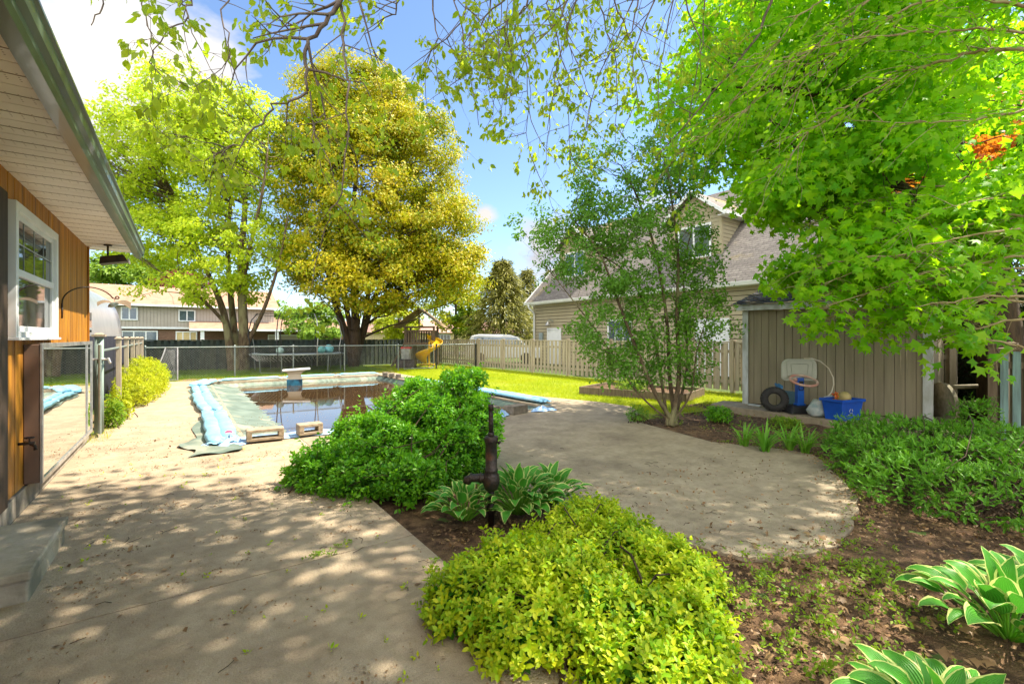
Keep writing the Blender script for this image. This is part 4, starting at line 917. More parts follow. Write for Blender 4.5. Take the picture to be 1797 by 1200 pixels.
def trampoline():
    cx,cy=4.4,23.55; r=1.95; h=.82
    t=thing('trampoline','round trampoline with bent net poles standing in the grass under the trees','trampoline',(cx,cy,0))
    ring=lambda rr,z,n=40:[(cx+rr*math.cos(i*2*math.pi/n),cy+rr*math.sin(i*2*math.pi/n),z) for i in range(n)]
    mb=MB(); mb.tube(ring(r,h),.035,8,closed=True); mb.build('ring_frame','galv',t)
    mb=MB(); mb.lathe((cx,cy,h-.03),[(r-.28,0),(r-.27,.012)],40); mb.build('jumping_mat','black',t)
    M['pad']=mat('grey_pad',(.34,.38,.34),rough=.6); mb=MB()
    mb.grid(lambda u,v:(cx+(r-.26+.34*v)*math.cos(u*6.2832),cy+(r-.26+.34*v)*math.sin(u*6.2832),h+.05-.05*v*v),48,4); mb.build('edge_pad','pad',t,smooth=True)
    mb=MB()
    n=64
    for i in range(n):
        a=i*2*math.pi/n; mb.tube([(cx+(r+.04)*math.cos(a),cy+(r+.04)*math.sin(a),h-.02),(cx+(r-.25)*math.cos(a+.12),cy+(r-.25)*math.sin(a+.12),h-.30)],.012,4)
    mb.build('spring','alu',t)
    for i in range(4):
        a=i*math.pi/2+.5; a2=a+.55; mb=MB(); P=[(cx+r*math.cos(a),cy+r*math.sin(a),h),(cx+r*.98*math.cos(a),cy+r*.98*math.sin(a),.04),(cx+r*.98*math.cos(a2),cy+r*.98*math.sin(a2),.04),(cx+r*math.cos(a2),cy+r*math.sin(a2),h)]
        mb.tube(P,.025,6); mb.build('leg','galv',t)
    for i in range(8):
        a=i*math.pi/4+.2; c,s=math.cos(a),math.sin(a)
        mb=MB(); mb.tube([(cx+(r+.06)*c,cy+(r+.06)*s,.3),(cx+(r+.06)*c,cy+(r+.06)*s,1.1),(cx+(r+.18)*c,cy+(r+.18)*s,1.7),(cx+(r+.05)*c,cy+(r+.05)*s,2.3),(cx+(r-.2)*c,cy+(r-.2)*s,2.62)],.021,6); mb.build('net_pole','black' if i%3 else 'alu',t,smooth=True)
    mb=MB(); mb.tube(ring(r-.2,2.6),.012,5,closed=True); mb.build('top_cable','black',t)
    for (dx,dy,rr,lab,c) in ((-.95,-1.2,.16,'pale grey green ball lying on the trampoline mat by itself',(.35,.50,.45)),(.75,-1.25,.17,'teal ball on the trampoline, the smaller of the touching pair',(.12,.38,.36)),(1.12,-1.05,.21,'larger turquoise ball on the trampoline next to the teal one',(.15,.45,.50))):
        mb=MB(); mb.lathe((cx+dx,cy+dy,h+.01),[(rr*math.sin(i*math.pi/12)+.001,rr-rr*math.cos(i*math.pi/12)) for i in range(13)],18); M['ball'+lab[:3]]=mat('ball',c,rough=.5); o=mb.build('ball','ball'+lab[:3],smooth=True); o['label']=lab; o['category']='ball'; o['group']='balls on the trampoline'
trampoline()

def playset():
    cx,cy=10.75,23.9; t=thing('play_tower','weathered wooden play tower with a pitched roof and a yellow spiral slide','play tower',(cx,cy,0))
    dx=Vector((CS,-SN,0)); dy=Vector((SN,CS,0))
    P=lambda a,b,z:Vector((cx,cy,0))+dx*a+dy*b+Vector((0,0,z))
    q=Matrix(((CS,SN,0),(-SN,CS,0),(0,0,1)))
    for a,b in ((-.75,-.6),(.78,-.6),(-.75,.7),(.78,.7)):
        mb=MB(); mb.obox(P(a,b,1.08),(.10,.10,2.2),q); mb.build('post','oldwood',t)
    mb=MB()
    for i in range(9): mb.obox(P(-.75+.19*i,.05,1.28),(.17,1.4,.04),q)
    mb.build('deck','oldwood',t)
    mb=MB(); 
    for s in (-.65,.75):
        for i in range(11):
            if s<0 and 6<=i<=9: continue
            mb.obox(P(-.7+.14*i,s,1.60),(.09,.025,.60),q)
        mb.obox(P(0,s,1.92),(1.6,.05,.09),q)
    for s in (-.8,.83):
        for i in range(9): mb.obox(P(s,-.5+.14*i,1.60),(.025,.09,.6),q)
    mb.build('railing','oldwood',t)
    mb=MB(); mb.obox(P(0,-.66,1.23),(1.7,.04,.14),q); mb.obox(P(0,-.66,2.12),(1.7,.04,.10),q)
    mb.beam(P(0,-.66,2.12),P(0,-.66,3.05),.09,.05) ; mb.build('beam','oldwood',t)
    M['roofply']=mat('brown_plywood',(.30,.21,.09),(.20,.14,.06),.8,4)
    for s in (-1,1):
        mb=MB(); a=[P(0,-.95,3.14),P(s*1.35,-.95,2.12),P(s*1.33,-.95,2.08),P(0,-.95,3.08)]; mb.extr(a,dy*1.9); mb.build('roof_panel','roofply',t)
    # steep side ladder / wall below
    mb=MB()
    for i in range(6): mb.obox(P(-.7+.14*i,.72,.65),(.1,.02,1.15),q)
    mb.build('lower_boards','oldwood',t)
    mb=MB()
    for s in (-.18,.18): mb.beam(P(-1.55+s*0,-.3+s,.0),P(-.80,-.3+s,1.3),.06,.06)
    for i in range(5): f=(i+.7)/5.4; mb.beam(P(-1.55+.75*f,-.5,1.3*f),P(-1.55+.75*f,-.1,1.3*f),.04,.04)
    mb.build('ladder','oldwood',t)
    # slide: helical trough
    M['yellow']=mat('yellow_plastic',(.72,.42,.012),(.60,.34,.01),.35,3,coat=.2)
    c0=P(.62,-1.12,0); mb=MB(); N=44
    def sl(u,v):
        a=R(110)-u*R(330); R0=.42; ang=v*math.pi; w=.27
        z=1.28*(1-u)**.95+.12; rr=R0+w*math.cos(ang)*-1
        zz=z-.13*math.sin(ang)+.12
        flat=0
        return (c0.x+dx.x*rr*math.cos(a)+dy.x*rr*math.sin(a),c0.y+dx.y*rr*math.cos(a)+dy.y*rr*math.sin(a),max(.05,zz+ (.22*(1-v) if False else .22*v)))
    mb.grid(sl,N,10); s1=mb.build('slide','yellow',t,smooth=True); so_=s1.modifiers.new('thick','SOLIDIFY'); so_.thickness=.03
    mb=MB(); mb.grid(lambda u,v:P(.25+.75*u,-1.6-.25*math.sin(v*math.pi)*0-.45*v,.20-.08*math.sin(v*math.pi)+.02*u),6,6); mb.build('slide_exit','yellow',t,smooth=True)
    mb=MB(); mb.tube([c0+Vector((0,0,0)),c0+Vector((0,0,1.35))],.05,8); mb.build('slide_post','yellow',t)
    # bins
    t=thing('storage_bin','grey plastic storage bin with a red lid beside the chain link gate','bin',(9.5,22.6,0))
    c=D(713,640,24.0); c.z=0; mb=MB(); mb.obox((c.x,c.y,.72),(.42,.42,.55),q,taper=1.1); M['greybin']=mat('grey_plastic',(.30,.30,.29),rough=.5); mb.build('body','greybin',t,bevel=.02)
    mb=MB(); mb.obox((c.x,c.y,1.04),(.52,.52,.09),q,taper=.85); M['redlid']=mat('red_plastic',(.50,.05,.04),rough=.5); mb.build('lid','redlid',t,bevel=.02)
    t=thing('storage_box','dark brown low storage box under the bin with the red lid','box',(c.x,c.y,0))
    mb=MB(); mb.obox((c.x,c.y,.21),(.95,.6,.42),q); M['brownbox']=mat('dark_brown_plastic',(.06,.045,.045),rough=.6); mb.build('body','brownbox',t,bevel=.03); mb=MB(); mb.obox((c.x,c.y,.4335),(.99,.64,.02),q); mb.build('lid','brownbox',t,bevel=.01)
playset()

def shed_items():
    fx=Vector((SN,CS,0)); rx=Vector((CS,-SN,0)); q=Matrix(((CS,SN,0),(-SN,CS,0),(0,0,1)))
    S0=.097
    # tyre: lying against wall, wheel hole towards the viewer and slightly left
    d=9.35; c=D(1359,701,d); r=.235; c.z=S0+r
    t=thing('old_tyre','fat black off road tyre leaning by the blue basketball post against the shed','tyre',(c.x,c.y,S0))
    ax=(-fx*.86-rx*.42+Vector((0,0,.12))).normalized(); m=ax.to_track_quat('Z','Y').to_matrix()
    prof=[(.115,-.10),(.13,-.12),(.19,-.125),(.225,-.10),(.235,-.06),(.237,0),(.235,.06),(.225,.10),(.19,.125),(.13,.12),(.115,.10)]
    mb=MB(); n=40; o=0
    for rr,h in prof:
        for j in range(n):
            a=2*math.pi*j/n; mb.v.append(tuple(c+m@Vector((rr*math.cos(a),rr*math.sin(a),h))))
    K=len(prof)
    for i in range(K):
        for j in range(n): mb.f.append((i*n+j,i*n+(j+1)%n,((i+1)%K)*n+(j+1)%n,((i+1)%K)*n+j))
    mb.build('carcass','rubber',t,smooth=True)
    mb=MB()
    for j in range(26):
        a=2*math.pi*j/26
        for s in (-1,1):
            aa=a+(.12 if s>0 else 0); mm=m@Matrix.Rotation(aa,3,'Z')
            mb.obox(c+mm@Vector((.236,0,s*.062)),(.028,.034,.068),mm@Matrix.Rotation(R(s*18),3,'X'))
    mb.build('tread_block','rubber',t)
    # hoop stand
    d=9.2; k=d/FPX; P=lambda px,py,e=0:D(px,py,d)+fx*e
    t=thing('toy_basketball_hoop','child sized basketball hoop with grey backboard, orange pink rim and blue post','basketball hoop',tuple(D(1403,722,d)))
    c=P(1403,722); mb=MB(); mb.obox((c.x,c.y,S0+.07),(.62,.5,.14),q,taper=.8); mb.build('base','black',t,bevel=.03)
    M['toyblue']=mat('blue_plastic',(.012,.11,.50),(.01,.08,.38),.4,6); mb=MB(); mb.obox((c.x,c.y,(S0+.13+.78)/2),(.125,.11,.78-S0-.13),q,taper=.97); mb.obox((c.x,c.y,S0+.16),(.16,.14,.04),q); mb.build('post','toyblue',t,bevel=.008)
    cb=P(1403,649); pts=[]; W_,H_=.345,.215; rr=.13
    for (sx,sy,a0) in ((1,1,0),(-1,1,90),(-1,-1,180),(1,-1,270)):
        for i in range(6): a=R(a0+i*18); r2=rr if sy>0 else .08; pts.append(cb+rx*(sx*(W_-r2)+r2*math.cos(a))+Vector((0,0,sy*(H_-r2)+r2*math.sin(a))))
    M['boardgrey']=mat('grey_green_plastic',(.50,.51,.42),(.44,.45,.37),.5,4); mb=MB(); mb.extr(pts,fx*.035); bb=mb.build('backboard','boardgrey',t,bevel=.008)
    M['boardline']=mat('printed_line',(.36,.37,.30),rough=.5)
    pr=[cb-fx*.004+rx*(sx*.17)+Vector((0,0,sy*.10+.02)) for sx,sy in ((-.9,-1),(.9,-1),(1,.8),(.8,1),(-.8,1),(-1,.8))]; mb=MB(); mb.tube(pr,.004,4,closed=True); pr=[cb+(p-cb)*1.55-fx*.0 for p in pr]; mb.tube([p-fx*.001 for p in pr],.003,4,closed=True); mb.build('moulded_line','boardline',bb)
    cr=P(1399,666)-fx*.20; M['rim']=mat('faded_pink_plastic',(.55,.26,.19),(.62,.48,.38),.5,5); mb=MB(); mb.tube([cr+rx*.235*math.cos(a)+fx*.20*math.sin(a)+Vector((0,0,.085*math.sin(a))) for a in [i*2*math.pi/28 for i in range(28)]],.024,8,closed=True); mb.beam(cr+fx*.17,cr+fx*.24,.16,.06); mb.build('rim','rim',t,smooth=True)
    mb=MB(); mb.tube([P(1403,672,-.06),P(1403,668,-.06)],.04,8); p=P(1403,680,-.062); mb.tube([p+rx*.05*math.cos(a)+Vector((0,0,.05*math.sin(a))) for a in [i*.5236 for i in range(12)]],.008,4,closed=True); mb.build('height_dial','black',t)
    # tarpaulin
    M['tarpblue']=mat('blue_grey_tarp',(.07,.14,.17),(.05,.10,.13),.5,4,bump=.4,bscale=8)
    c=D(1412,705,9.75); mb=MB()
    def tp(u,v):
        x=(u-.42)*1.15; top=.52-.18*abs(u-.45)+.03*math.sin(9*u); z=S0+top*(1-v)**.8*(1 if u<.9 else .8)+.012*math.sin(21*u+6*v); e=.22-.50*v+.05*math.sin(14*u+3*v)
        return c.x+rx.x*x+fx.x*e,c.y+rx.y*x+fx.y*e,max(z,S0+.01)
    mb.grid(tp,40,16); o=mb.build('tarpaulin','tarpblue',smooth=True); o['label']='slumped blue grey tarpaulin heap behind the toy basketball hoop'; o['category']='tarpaulin'; o.modifiers.new('thick','SOLIDIFY').thickness=.006
    c=D(1367,676,9.6); mb=MB(); mb.grid(lambda u,v:Vector((c.x,c.y,c.z))+rx*(.12*(u-.5))+fx*(.1*(v-.5))+Vector((0,0,.05*math.sin(7*u+3*v)+.04*(v-u)-.02)),8,8); M['blueplast']=mat('bright_blue_film',(.08,.30,.60),rough=.4); o=mb.build('plastic_scrap','blueplast',smooth=True); o['label']='small scrap of bright blue film on top of the old tyre'; o['category']='plastic scrap'; o.modifiers.new('thick','SOLIDIFY').thickness=.004
    # white sack
    c=D(1434,733,8.75); c.z=S0; M['sack']=mat('woven_sack',(.55,.56,.52),(.28,.38,.38),.8,9,bump=.5); mb=MB(); mb.lathe(c,[(.10,0),(.16,.04),(.17,.12),(.14,.2),(.10,.27),(.07,.31),(.03,.29)],14); 
    mb.v=[(x+.03*math.sin(z*30+y*20),y+.02*math.sin(x*33),z) for x,y,z in mb.v]; o=mb.build('sack','sack',smooth=True); o['label']='crumpled white and teal woven sack beside the blue recycling box'; o['category']='sack'
    # recycling box
    d=8.45; c=D(1478,735,d); c.z=S0
    t=thing('recycling_box','bright blue recycling box with a white recycling symbol standing by the shed','recycling box',tuple(c))
    qq=q@Matrix.Rotation(R(20),3,'Z'); M['binblue']=mat('recycling_blue',(.012,.10,.56),(.01,.08,.44),.4,5)
    mb=MB(); w0,w1,d0,d1,hh=.225,.275,.15,.19,.37
    V=[]; 
    for (a,b,z) in ((w0,d0,0),(w1,d1,hh),(w1-.015,d1-.015,hh),(w0-.012,d0-.012,.012)):
        for sx,sy in ((-1,-1),(1,-1),(1,1),(-1,1)): V.append(qq@Vector((sx*a,sy*b,z))+c)
    F=[(3,2,1,0),(12,13,14,15)]
    for i in range(3):
        for k in range(4): F.append((i*4+k,i*4+(k+1)%4,(i+1)*4+(k+1)%4,(i+1)*4+k))
    mb.add(V,F); mb.build('body','binblue',t)
    mb=MB()
    for sx,sy,lx,ly in ((0,-1,w1*2+.05,.025),(0,1,w1*2+.05,.025),(-1,0,.025,d1*2+.0),(1,0,.025,d1*2+.0)): mb.obox(qq@Vector((sx*(w1+.012),sy*(d1+.012),hh-.02))+c,(lx,ly,.05),qq)
    mb.build('rim','binblue',t,bevel=.005)
    M['print']=mat('white_print',(.75,.78,.80),rough=.6); mb=MB()
    fc=lambda x,z:qq@Vector((x,-(d0+(d1-d0)*z/hh)-.003,z))+c
    for k in range(3):   # three chasing arrows
        a0=R(90+120*k); r1=.040
        A_=[(r1*math.cos(a0+R(s)),r1*math.sin(a0+R(s))) for s in (18,60,102)]
        pts=[fc(-.02+x,.165+z) for x,z in A_]; 
        for p0,p1 in zip(pts[:-1],pts[1:]): mb.beam(p0,p1,.014,.002) if False else mb.tube([p0,p1],.006,5)
        tx,tz=A_[2]; ang=a0+R(192); hd=[(tx+.014*math.cos(ang+g),tz+.014*math.sin(ang+g)) for g in (0,2.3,-2.3)]
        mb.add([fc(-.02+x,.165+z)+qq@Vector((0,-.006,0)) for x,z in hd],[(0,1,2),(2,1,0)])
    mb.build('recycling_symbol','print',t)
    mb=MB(); x=-.085
    for wd in (.012,.010,.014,.010,.012,.008,.014,.010,.012,.010): mb.obox(fc(x+wd/2,.10),(wd-.003,.002,.014),qq); x+=wd+.0015
    mb.build('printed_text','print',t)
    # ball inside + toys
    cc=qq@Vector((.08,.02,hh-.05))+c; M['ballyel']=mat('tan_ball',(.50,.40,.16),rough=.5); mb=MB(); rr=.11; mb.lathe((cc.x,cc.y,cc.z-.05),[(rr*math.sin(i*math.pi/12)+.001,rr-rr*math.cos(i*math.pi/12)) for i in range(13)],18); o=mb.build('ball','ballyel',smooth=True); o['label']='tan yellow ball lying in the blue recycling box'; o['category']='ball'
    M['redtoy']=mat('red_toy',(.55,.05,.02),(.65,.30,.03),.5,30); cc=qq@Vector((-.17,.02,hh-.01))+c; mb=MB(); rs=random.Random(4)
    for i in range(8):
        p=cc+Vector((rs.uniform(-.05,.05),rs.uniform(-.05,.05),rs.uniform(-.03,.10))); mb.tube([p,p+Vector((rs.uniform(-.08,.06),rs.uniform(-.06,.06),rs.uniform(.0,.10)))],[.02,.012],6)
    o=mb.build('toy','redtoy'); o['label']='tangled red and orange toy poking out of the blue recycling box'; o['category']='toy'
    M['hoopw']=mat('pale_hoop',(.62,.52,.36),(.70,.66,.58),.5,6); mb=MB(); P=[(1411,629),(1425,629),(1440,634),(1454,646),(1462,662),(1463,675),(1459,688),(1452,697),(1446,703)]; mb.tube([D(px,py,8.9-.2*i/8) for i,(px,py) in enumerate(P)],.010,7); o=mb.build('plastic_hoop','hoopw',smooth=True); o['label']='pale yellow and white plastic hoop arching from the backboard into the recycling box'; o['category']='hoop'
    mb=MB(); mb.beam(D(1447,697,8.7),D(1484,690,8.75),.03,.03); mb.v=[v for v in mb.v]; o=mb.build('white_batten','white_old'); o['label']='short white stick lying over the blue recycling box'; o['category']='stick'
    mb=MB(); a,b=D(1313,709,10.2),D(1335,706,9.9); a.z=b.z=S0+.02; mb.beam(a,b,.06,.035); o=mb.build('white_batten','white_old'); o['label']='white painted offcut lying on the slab next to the tyre'; o['category']='wood offcut'
    # stones along the slab
    for i,(px,py,w) in enumerate(((1548,716,.5),(1600,730,.35),(1634,737,.3))):
        p=G(px,py+8,.03); mb=MB(); mb.obox((p.x+.1,p.y,.09),(w,.22,.16),q@Matrix.Rotation(R(12*i-50),3,'Z'),taper=.9); o=mb.build('edging_stone','block_dark',bevel=.02); o['label']=('wide flat tan','small grey','small cracked grey')[i]+' edging stone at the shed foot, '+('by the recycling box','in the middle','by the white corner post')[i]; o['category']='stone'; o['group']='edging stones at the shed'
    # wooden reel
    d=8.2; c=D(1655,713,d); t=thing('wooden_reel','old wooden cable reel disc with three rods lying between shed and fence','cable reel',(c.x,c.y,0))
    ax=(rx*.93+fx*-.28+Vector((0,0,.02))).normalized(); m=ax.to_track_quat('Z','Y').to_matrix()
    mb=MB(); mb.lathe(c,[(.42,-.03),(.42,.03)],36,m=m); mb.build('disc','greywood',t,bevel=.006)
    for (px,py,px2,py2,e) in ((1655,680,1722,678,.05),(1660,704,1735,704,-.15),(1658,714,1705,712,.2)):
        mb=MB(); mb.tube([D(px,py,d)+fx*e,D(px2,py2,d-.3)+fx*e],.036,10); mb.build('rod','greywood',t,smooth=True)
    # raised bed
    t=thing('raised_bed','low weathered timber raised garden bed on the lawn by the fence','garden bed',(10,9,0))
    P4=[(9.1,9.6),(10.05,6.9),(11.6,7.4),(10.7,10.1)]
    for i in range(4):
        a,b=P4[i],P4[(i+1)%4]; mb=MB(); mb.beam((*a,.09),(*b,.09),.06,.20); mb.build('side_board','oldwood',t)
    mb=MB(); mb.prism([(a*.985+.15,b*.99+.08) for a,b in P4],.0,.12); mb.build('soil_fill','soil',t)
shed_items()

# ================================================================== PLANTS
def tree(name,label,cat,base,stems,ells,nleaf,size,lm,tmpl='kite',bark='bark',r0=.2,clr=.5,cz=.45,nb=.7,up=.9,out=.7,group=None,br=.03,perc=1.0,droop=0,gaps=None):
    """stems: polylines of main limbs; ells: (centre, radii, clump count)"""
    t=thing(name,label,cat,tuple(base),group)
    mb=MB(); S=[]
    for st in stems:
        pts=[Vector(p) for p in st[0]]; ra,rb=st[1],st[2]; Q=[]; RR=[]; n=len(pts)-1
        for i in range(n):
            for k in range(4):
                f=k/4; a=pts[max(i-1,0)]; b=pts[i]; c=pts[i+1]; d=pts[min(i+2,n)]
                p=.5*((2*b)+(c-a)*f+(2*a-5*b+4*c-d)*f*f+(3*b-a-3*c+d)*f**3); Q.append(p); tt=(i+f)/n; RR.append(ra*(1-tt)+rb*tt)
        Q.append(pts[-1]); RR.append(rb); RR[0]*=1.3
        mb.tube(Q,RR,9); S+= [(q,r) for q,r in zip(Q,RR)]
    SQ=np.array([tuple(q) for q,_ in S]); SR=[r for _,r in S]
    C=[];E=[]
    for c,r,n in ells:
        p=inell(n,c,r); C.append(p); E+= [c]*n
    C=np.concatenate(C); E=np.array(E)
    CN=np.zeros(len(SQ))
    for i in range(len(C)):
        if rng.uniform()>nb: continue
        p=C[i]; dd=CN*.2+np.linalg.norm(SQ-p,axis=1)+np.maximum(0,SQ[:,2]-p[2]+.2)*3+np.abs((p[2]-SQ[:,2])-.45*np.linalg.norm(SQ[:,:2]-p[:2],axis=1))*.8
        k=int(np.argmin(dd)); CN[k]+=1; a=Vector(SQ[k]); L=(Vector(p)-a).length
        rs_=min(SR[k]*.7,br*(.4+.25*L)); pts=curve(a,p,-.03+.06*rng.uniform(),6,.025)
        mb.tube(pts,[rs_*(1-.85*j/6) for j in range(7)],5,cap=False)
        for _ in range(3):
            j=rng.integers(2,6); q=pts[j]; e=q+Vector(rng.normal(size=3)*L*.16); mb.tube(curve(q,e,.02,3,.05),[rs_*.35,rs_*.25,rs_*.2,rs_*.1],3,cap=False)
    if len(mb.v): mb.build('trunk',bark,t,smooth=True)
    n=nleaf; idx=rng.integers(0,len(C),n); g=rng.normal(size=(n,3)); g/=np.linalg.norm(g,axis=1,keepdims=True); rad=rng.uniform(0,1,n)**.45
    off=g*rad[:,None]*np.array([clr,clr,clr*cz])*rng.uniform(.6,1.25,len(C))[idx][:,None]
    if droop: off[:,2]-=droop*(off[:,0]**2+off[:,1]**2)
    P=C[idx]+off
    o=(P-E[idx]); o/=np.maximum(np.linalg.norm(o,axis=1,keepdims=True),.01)
    nr=o*out+np.array([0,0,up])+rng.normal(size=(n,3))*.55+g*.3; tip=np.cross(nr,rng.normal(size=(n,3)))+np.array([0,0,-.35])
    if gaps:
        k=np.ones(n,bool)
        for px,py,rr in gaps:
            dv=np.array(pdir(px,py)); q=P-np.array([0,0,H]); k&=np.linalg.norm(q-(q@dv)[:,None]*dv,axis=1)>rr*(.75+.5*np.sin(P[:,0]*9)*np.sin(P[:,2]*8))
        P,tip,nr=P[k],tip[k],nr[k]; n=len(P)
    leaves('crown',lm,t,P,tip,nr,size*rng.uniform(.7,1.3,n),tmpl)
    return t
def big_trees():
    # lime-green maple
    b=Vector((2.0,24.4,0)); st=[]
    dd=21.2
    def X(px,py,d=dd): return D(px,py,d)
    B1=X(408,650); B2=X(428,650,21.5); B1.z=B2.z=-.05
    st.append(([B1,X(402,600),X(390,540),X(365,480),X(330,400),X(300,330)],.2,.04))
    st.append(([B1+Vector((.2,0,0)),X(412,590,21.6),X(405,520,22),X(400,440,22.3),X(405,330,22.3),X(400,230,22)],.19,.04))
    st.append(([B2,X(428,600),X(425,520),X(423,450),X(430,360),X(428,240),X(425,180)],.25,.04))
    st.append(([X(430,610),X(448,575),X(468,530,21),X(490,460,20.6),X(505,380,20)],.12,.03))
    st.append(([X(425,500),X(440,430,20.6),X(460,340,20),X(470,260,20)],.11,.03))
    st.append(([X(398,570),X(360,530,20.5),X(320,500,20),X(270,470,20)],.09,.02))
    E=[(tuple(X(335,300,21.8)),(4.7,4.2,3.4),190),(tuple(X(345,220,21.8)),(3.6,3.2,2.4),110),(tuple(X(405,250,21)),(2.9,2.9,2.6),100),(tuple(X(245,310,21.5)),(2.2,2.5,2.7),70),(tuple(X(300,420,21)),(3.2,2.8,1.5),80),(tuple(X(410,430,20.5)),(2.6,2.2,2.0),75),(tuple(X(355,510,20.5)),(2.6,1.8,.6),26)]
    tree('maple_tree','tall airy maple with pale lime green leaves and several grey stems at the far fence','tree',b,st,E,52000,.165,'leaf_lime','kite',clr=.62,cz=.6,br=.028,nb=.55,up=.5)
    # golden maple
    b=Vector((7.3,24.6,0)); dd=24.2
    B=X(620,650,24.2); B.z=-.05; st=[]
    for (p,ra) in (([(612,600),(585,520),(570,430),(575,300)],.24),([(625,600),(622,520),(618,420),(625,300),(632,180)],.28),([(632,605),(655,530),(690,450),(720,360)],.22),([(622,610),(605,520),(600,420),(560,300)],.2),([(630,610),(645,530),(650,420),(670,280)],.2)):
        st.append(([B]+[X(a,c,24.2+rng.uniform(-.5,.5)) for a,c in p],ra,.05))
    E=[(tuple(X(655,330,24.5)),(5.0,4.6,5.0),330),(tuple(X(640,200,24.5)),(3.6,3.2,2.7),140),(tuple(X(610,160,24.5)),(2.5,2.3,1.6),55),(tuple(X(715,245,24.3)),(2.6,2.6,2.2),80),(tuple(X(550,265,24.3)),(2.2,2.6,2.8),80),(tuple(X(745,400,24)),(2.9,3.2,3.0),110),(tuple(X(560,430,24)),(2.4,2.9,2.7),80),(tuple(X(665,480,23)),(4.9,2.6,1.9),130),(tuple(X(790,470,24)),(1.9,2.2,2.0),55)]
    tree('maple_tree','large dense maple with golden orange leaf tips and a dark clustered trunk behind the pool','tree',b,st,E,150000,.155,'leaf_gold','kite',clr=.78,cz=.62,br=.035,nb=.3,up=.5,bark='bark_dark')
big_trees()

def maple_right():
    base=(12.95,1.9,-.05)
    X=D
    st=[([base,(12.9,2.0,2.0),(12.6,2.3,4.2),(12.2,2.9,6.5),(11.8,3.4,9.0),(11.5,3.6,11)],.40,.08),
        ([(12.75,2.1,2.9),(11.6,2.5,3.9),(10.2,3.0,4.4),(8.6,3.6,4.6)],.13,.02),
        ([(12.5,2.4,4.4),(11.0,2.9,5.5),(9.3,3.8,6.0),(7.7,5.0,6.1)],.15,.02),
        ([(12.3,2.8,5.8),(11.5,4.0,7.0),(10.8,5.6,7.8)],.14,.03),
        ([(12.6,2.1,4.0),(11.4,1.2,5.2),(9.6,.2,6.2),(7.8,-.4,7)],.15,.03),
        ([(12.8,2.0,2.5),(11.8,1.9,2.75),(10.2,2.1,2.8),(8.6,2.3,2.55)],.08,.015)]
    E=[((11.3,4.1,7.9),(3.6,3.3,3.3),170),((9.2,4.3,6.2),(2.4,2.6,1.9),110),((12.3,3.2,4.9),(1.7,1.4,1.0),40),((11,0.6,7),(3.0,2.4,2.4),35),((9.2,1.3,8.4),(1.9,1.5,1.0),34),((10.3,2.0,4.2),(2.5,1.5,.8),50),(tuple(D(1610,420,7.4)),(1.7,1.2,.55),46),(tuple(D(1480,470,7.4)),(.8,.8,.35),20),(tuple(D(1740,350,6.8)),(1.3,1.1,.6),30),(tuple(D(1430,340,8.2)),(1.4,1.0,.5),30),(tuple(D(1520,300,8)),(1.6,1.2,.6),36)]
    t=tree('maple_tree','broad bright green maple overhanging the shed with its trunk behind the teal fence','tree',base,st,E,56000,.150,'leaf_maple','maple',bark='bark_dark',clr=.75,cz=.5,br=.02,nb=.5,up=.35,out=.5,gaps=[(1735,262,.6),(1585,325,.5),(1490,215,.2),(1700,60,.25)])
    # low sprays hanging in front of the shed, drawn as twigs with leaves
    mb=MB(); P=[];TP=[];NR=[];SZ=[]
    sprays=[((1797,470,6.4),(1380,505,7.2)),((1797,500,6.2),(1500,520,6.8)),((1797,380,6.0),(1420,455,7.0)),((1797,560,5.8),(1640,600,6.2)),((1797,530,6.0),(1420,560,6.9)),((1797,430,6.2),(1440,500,6.6)),((1797,610,5.6),(1700,592,6.0)),((1797,340,6.2),(1500,420,6.8)),((1797,300,6.6),(1400,400,7.6)),((1700,540,6.2),(1490,585,6.7)),((1640,440,6.0),(1390,480,6.9)),((1797,450,5.6),(1560,500,6.0)),((1700,330,6.8),(1500,390,7.2)),((1797,520,5.4),(1600,540,5.9)),((1660,500,6.4),(1400,530,6.9)),((1797,400,5.3),(1600,440,5.8)),((1740,470,6.0),(1430,545,6.6)),((1700,560,6.3),(1530,572,6.8))]
    for a,b_ in sprays:
        A=D(*a); Bp=D(*b_); main=curve(A,Bp,.04,10,.012); mb.tube(main,[.014*(1-.8*j/10)+.002 for j in range(11)],5)
        L=(Bp-A).length; n=int(L*26)
        for i in range(n):
            f=rng.uniform(.0,1); k=min(int(f*10),9); p=main[k].lerp(main[k+1],f*10-k)
            dr=Vector(rng.normal(size=3)); dr.z*=.3; dr.normalize(); ln=rng.uniform(.12,.45); e=p+dr*ln+Vector((0,0,-.10*rng.uniform()-.04))
            mb.tube([p,p.lerp(e,.5)+Vector((0,0,.02)),e],[.004,.003,.002],3,cap=False)
            for j in range(rng.integers(2,5)):
                q=e+Vector(rng.normal(size=3)*.05); P.append(q); TP.append(tuple(dr+Vector(rng.normal(size=3)*.5)+Vector((0,0,-.65)))); NR.append((-.45+rng.normal()*.35,-.55+rng.normal()*.35,.75+rng.normal()*.3)); SZ.append(rng.uniform(.10,.18))
    mb.build('low_branch','palebark',t,smooth=True); leaves('low_foliage','leaf_maple',t,P,TP,NR,SZ,'maple')
maple_right()

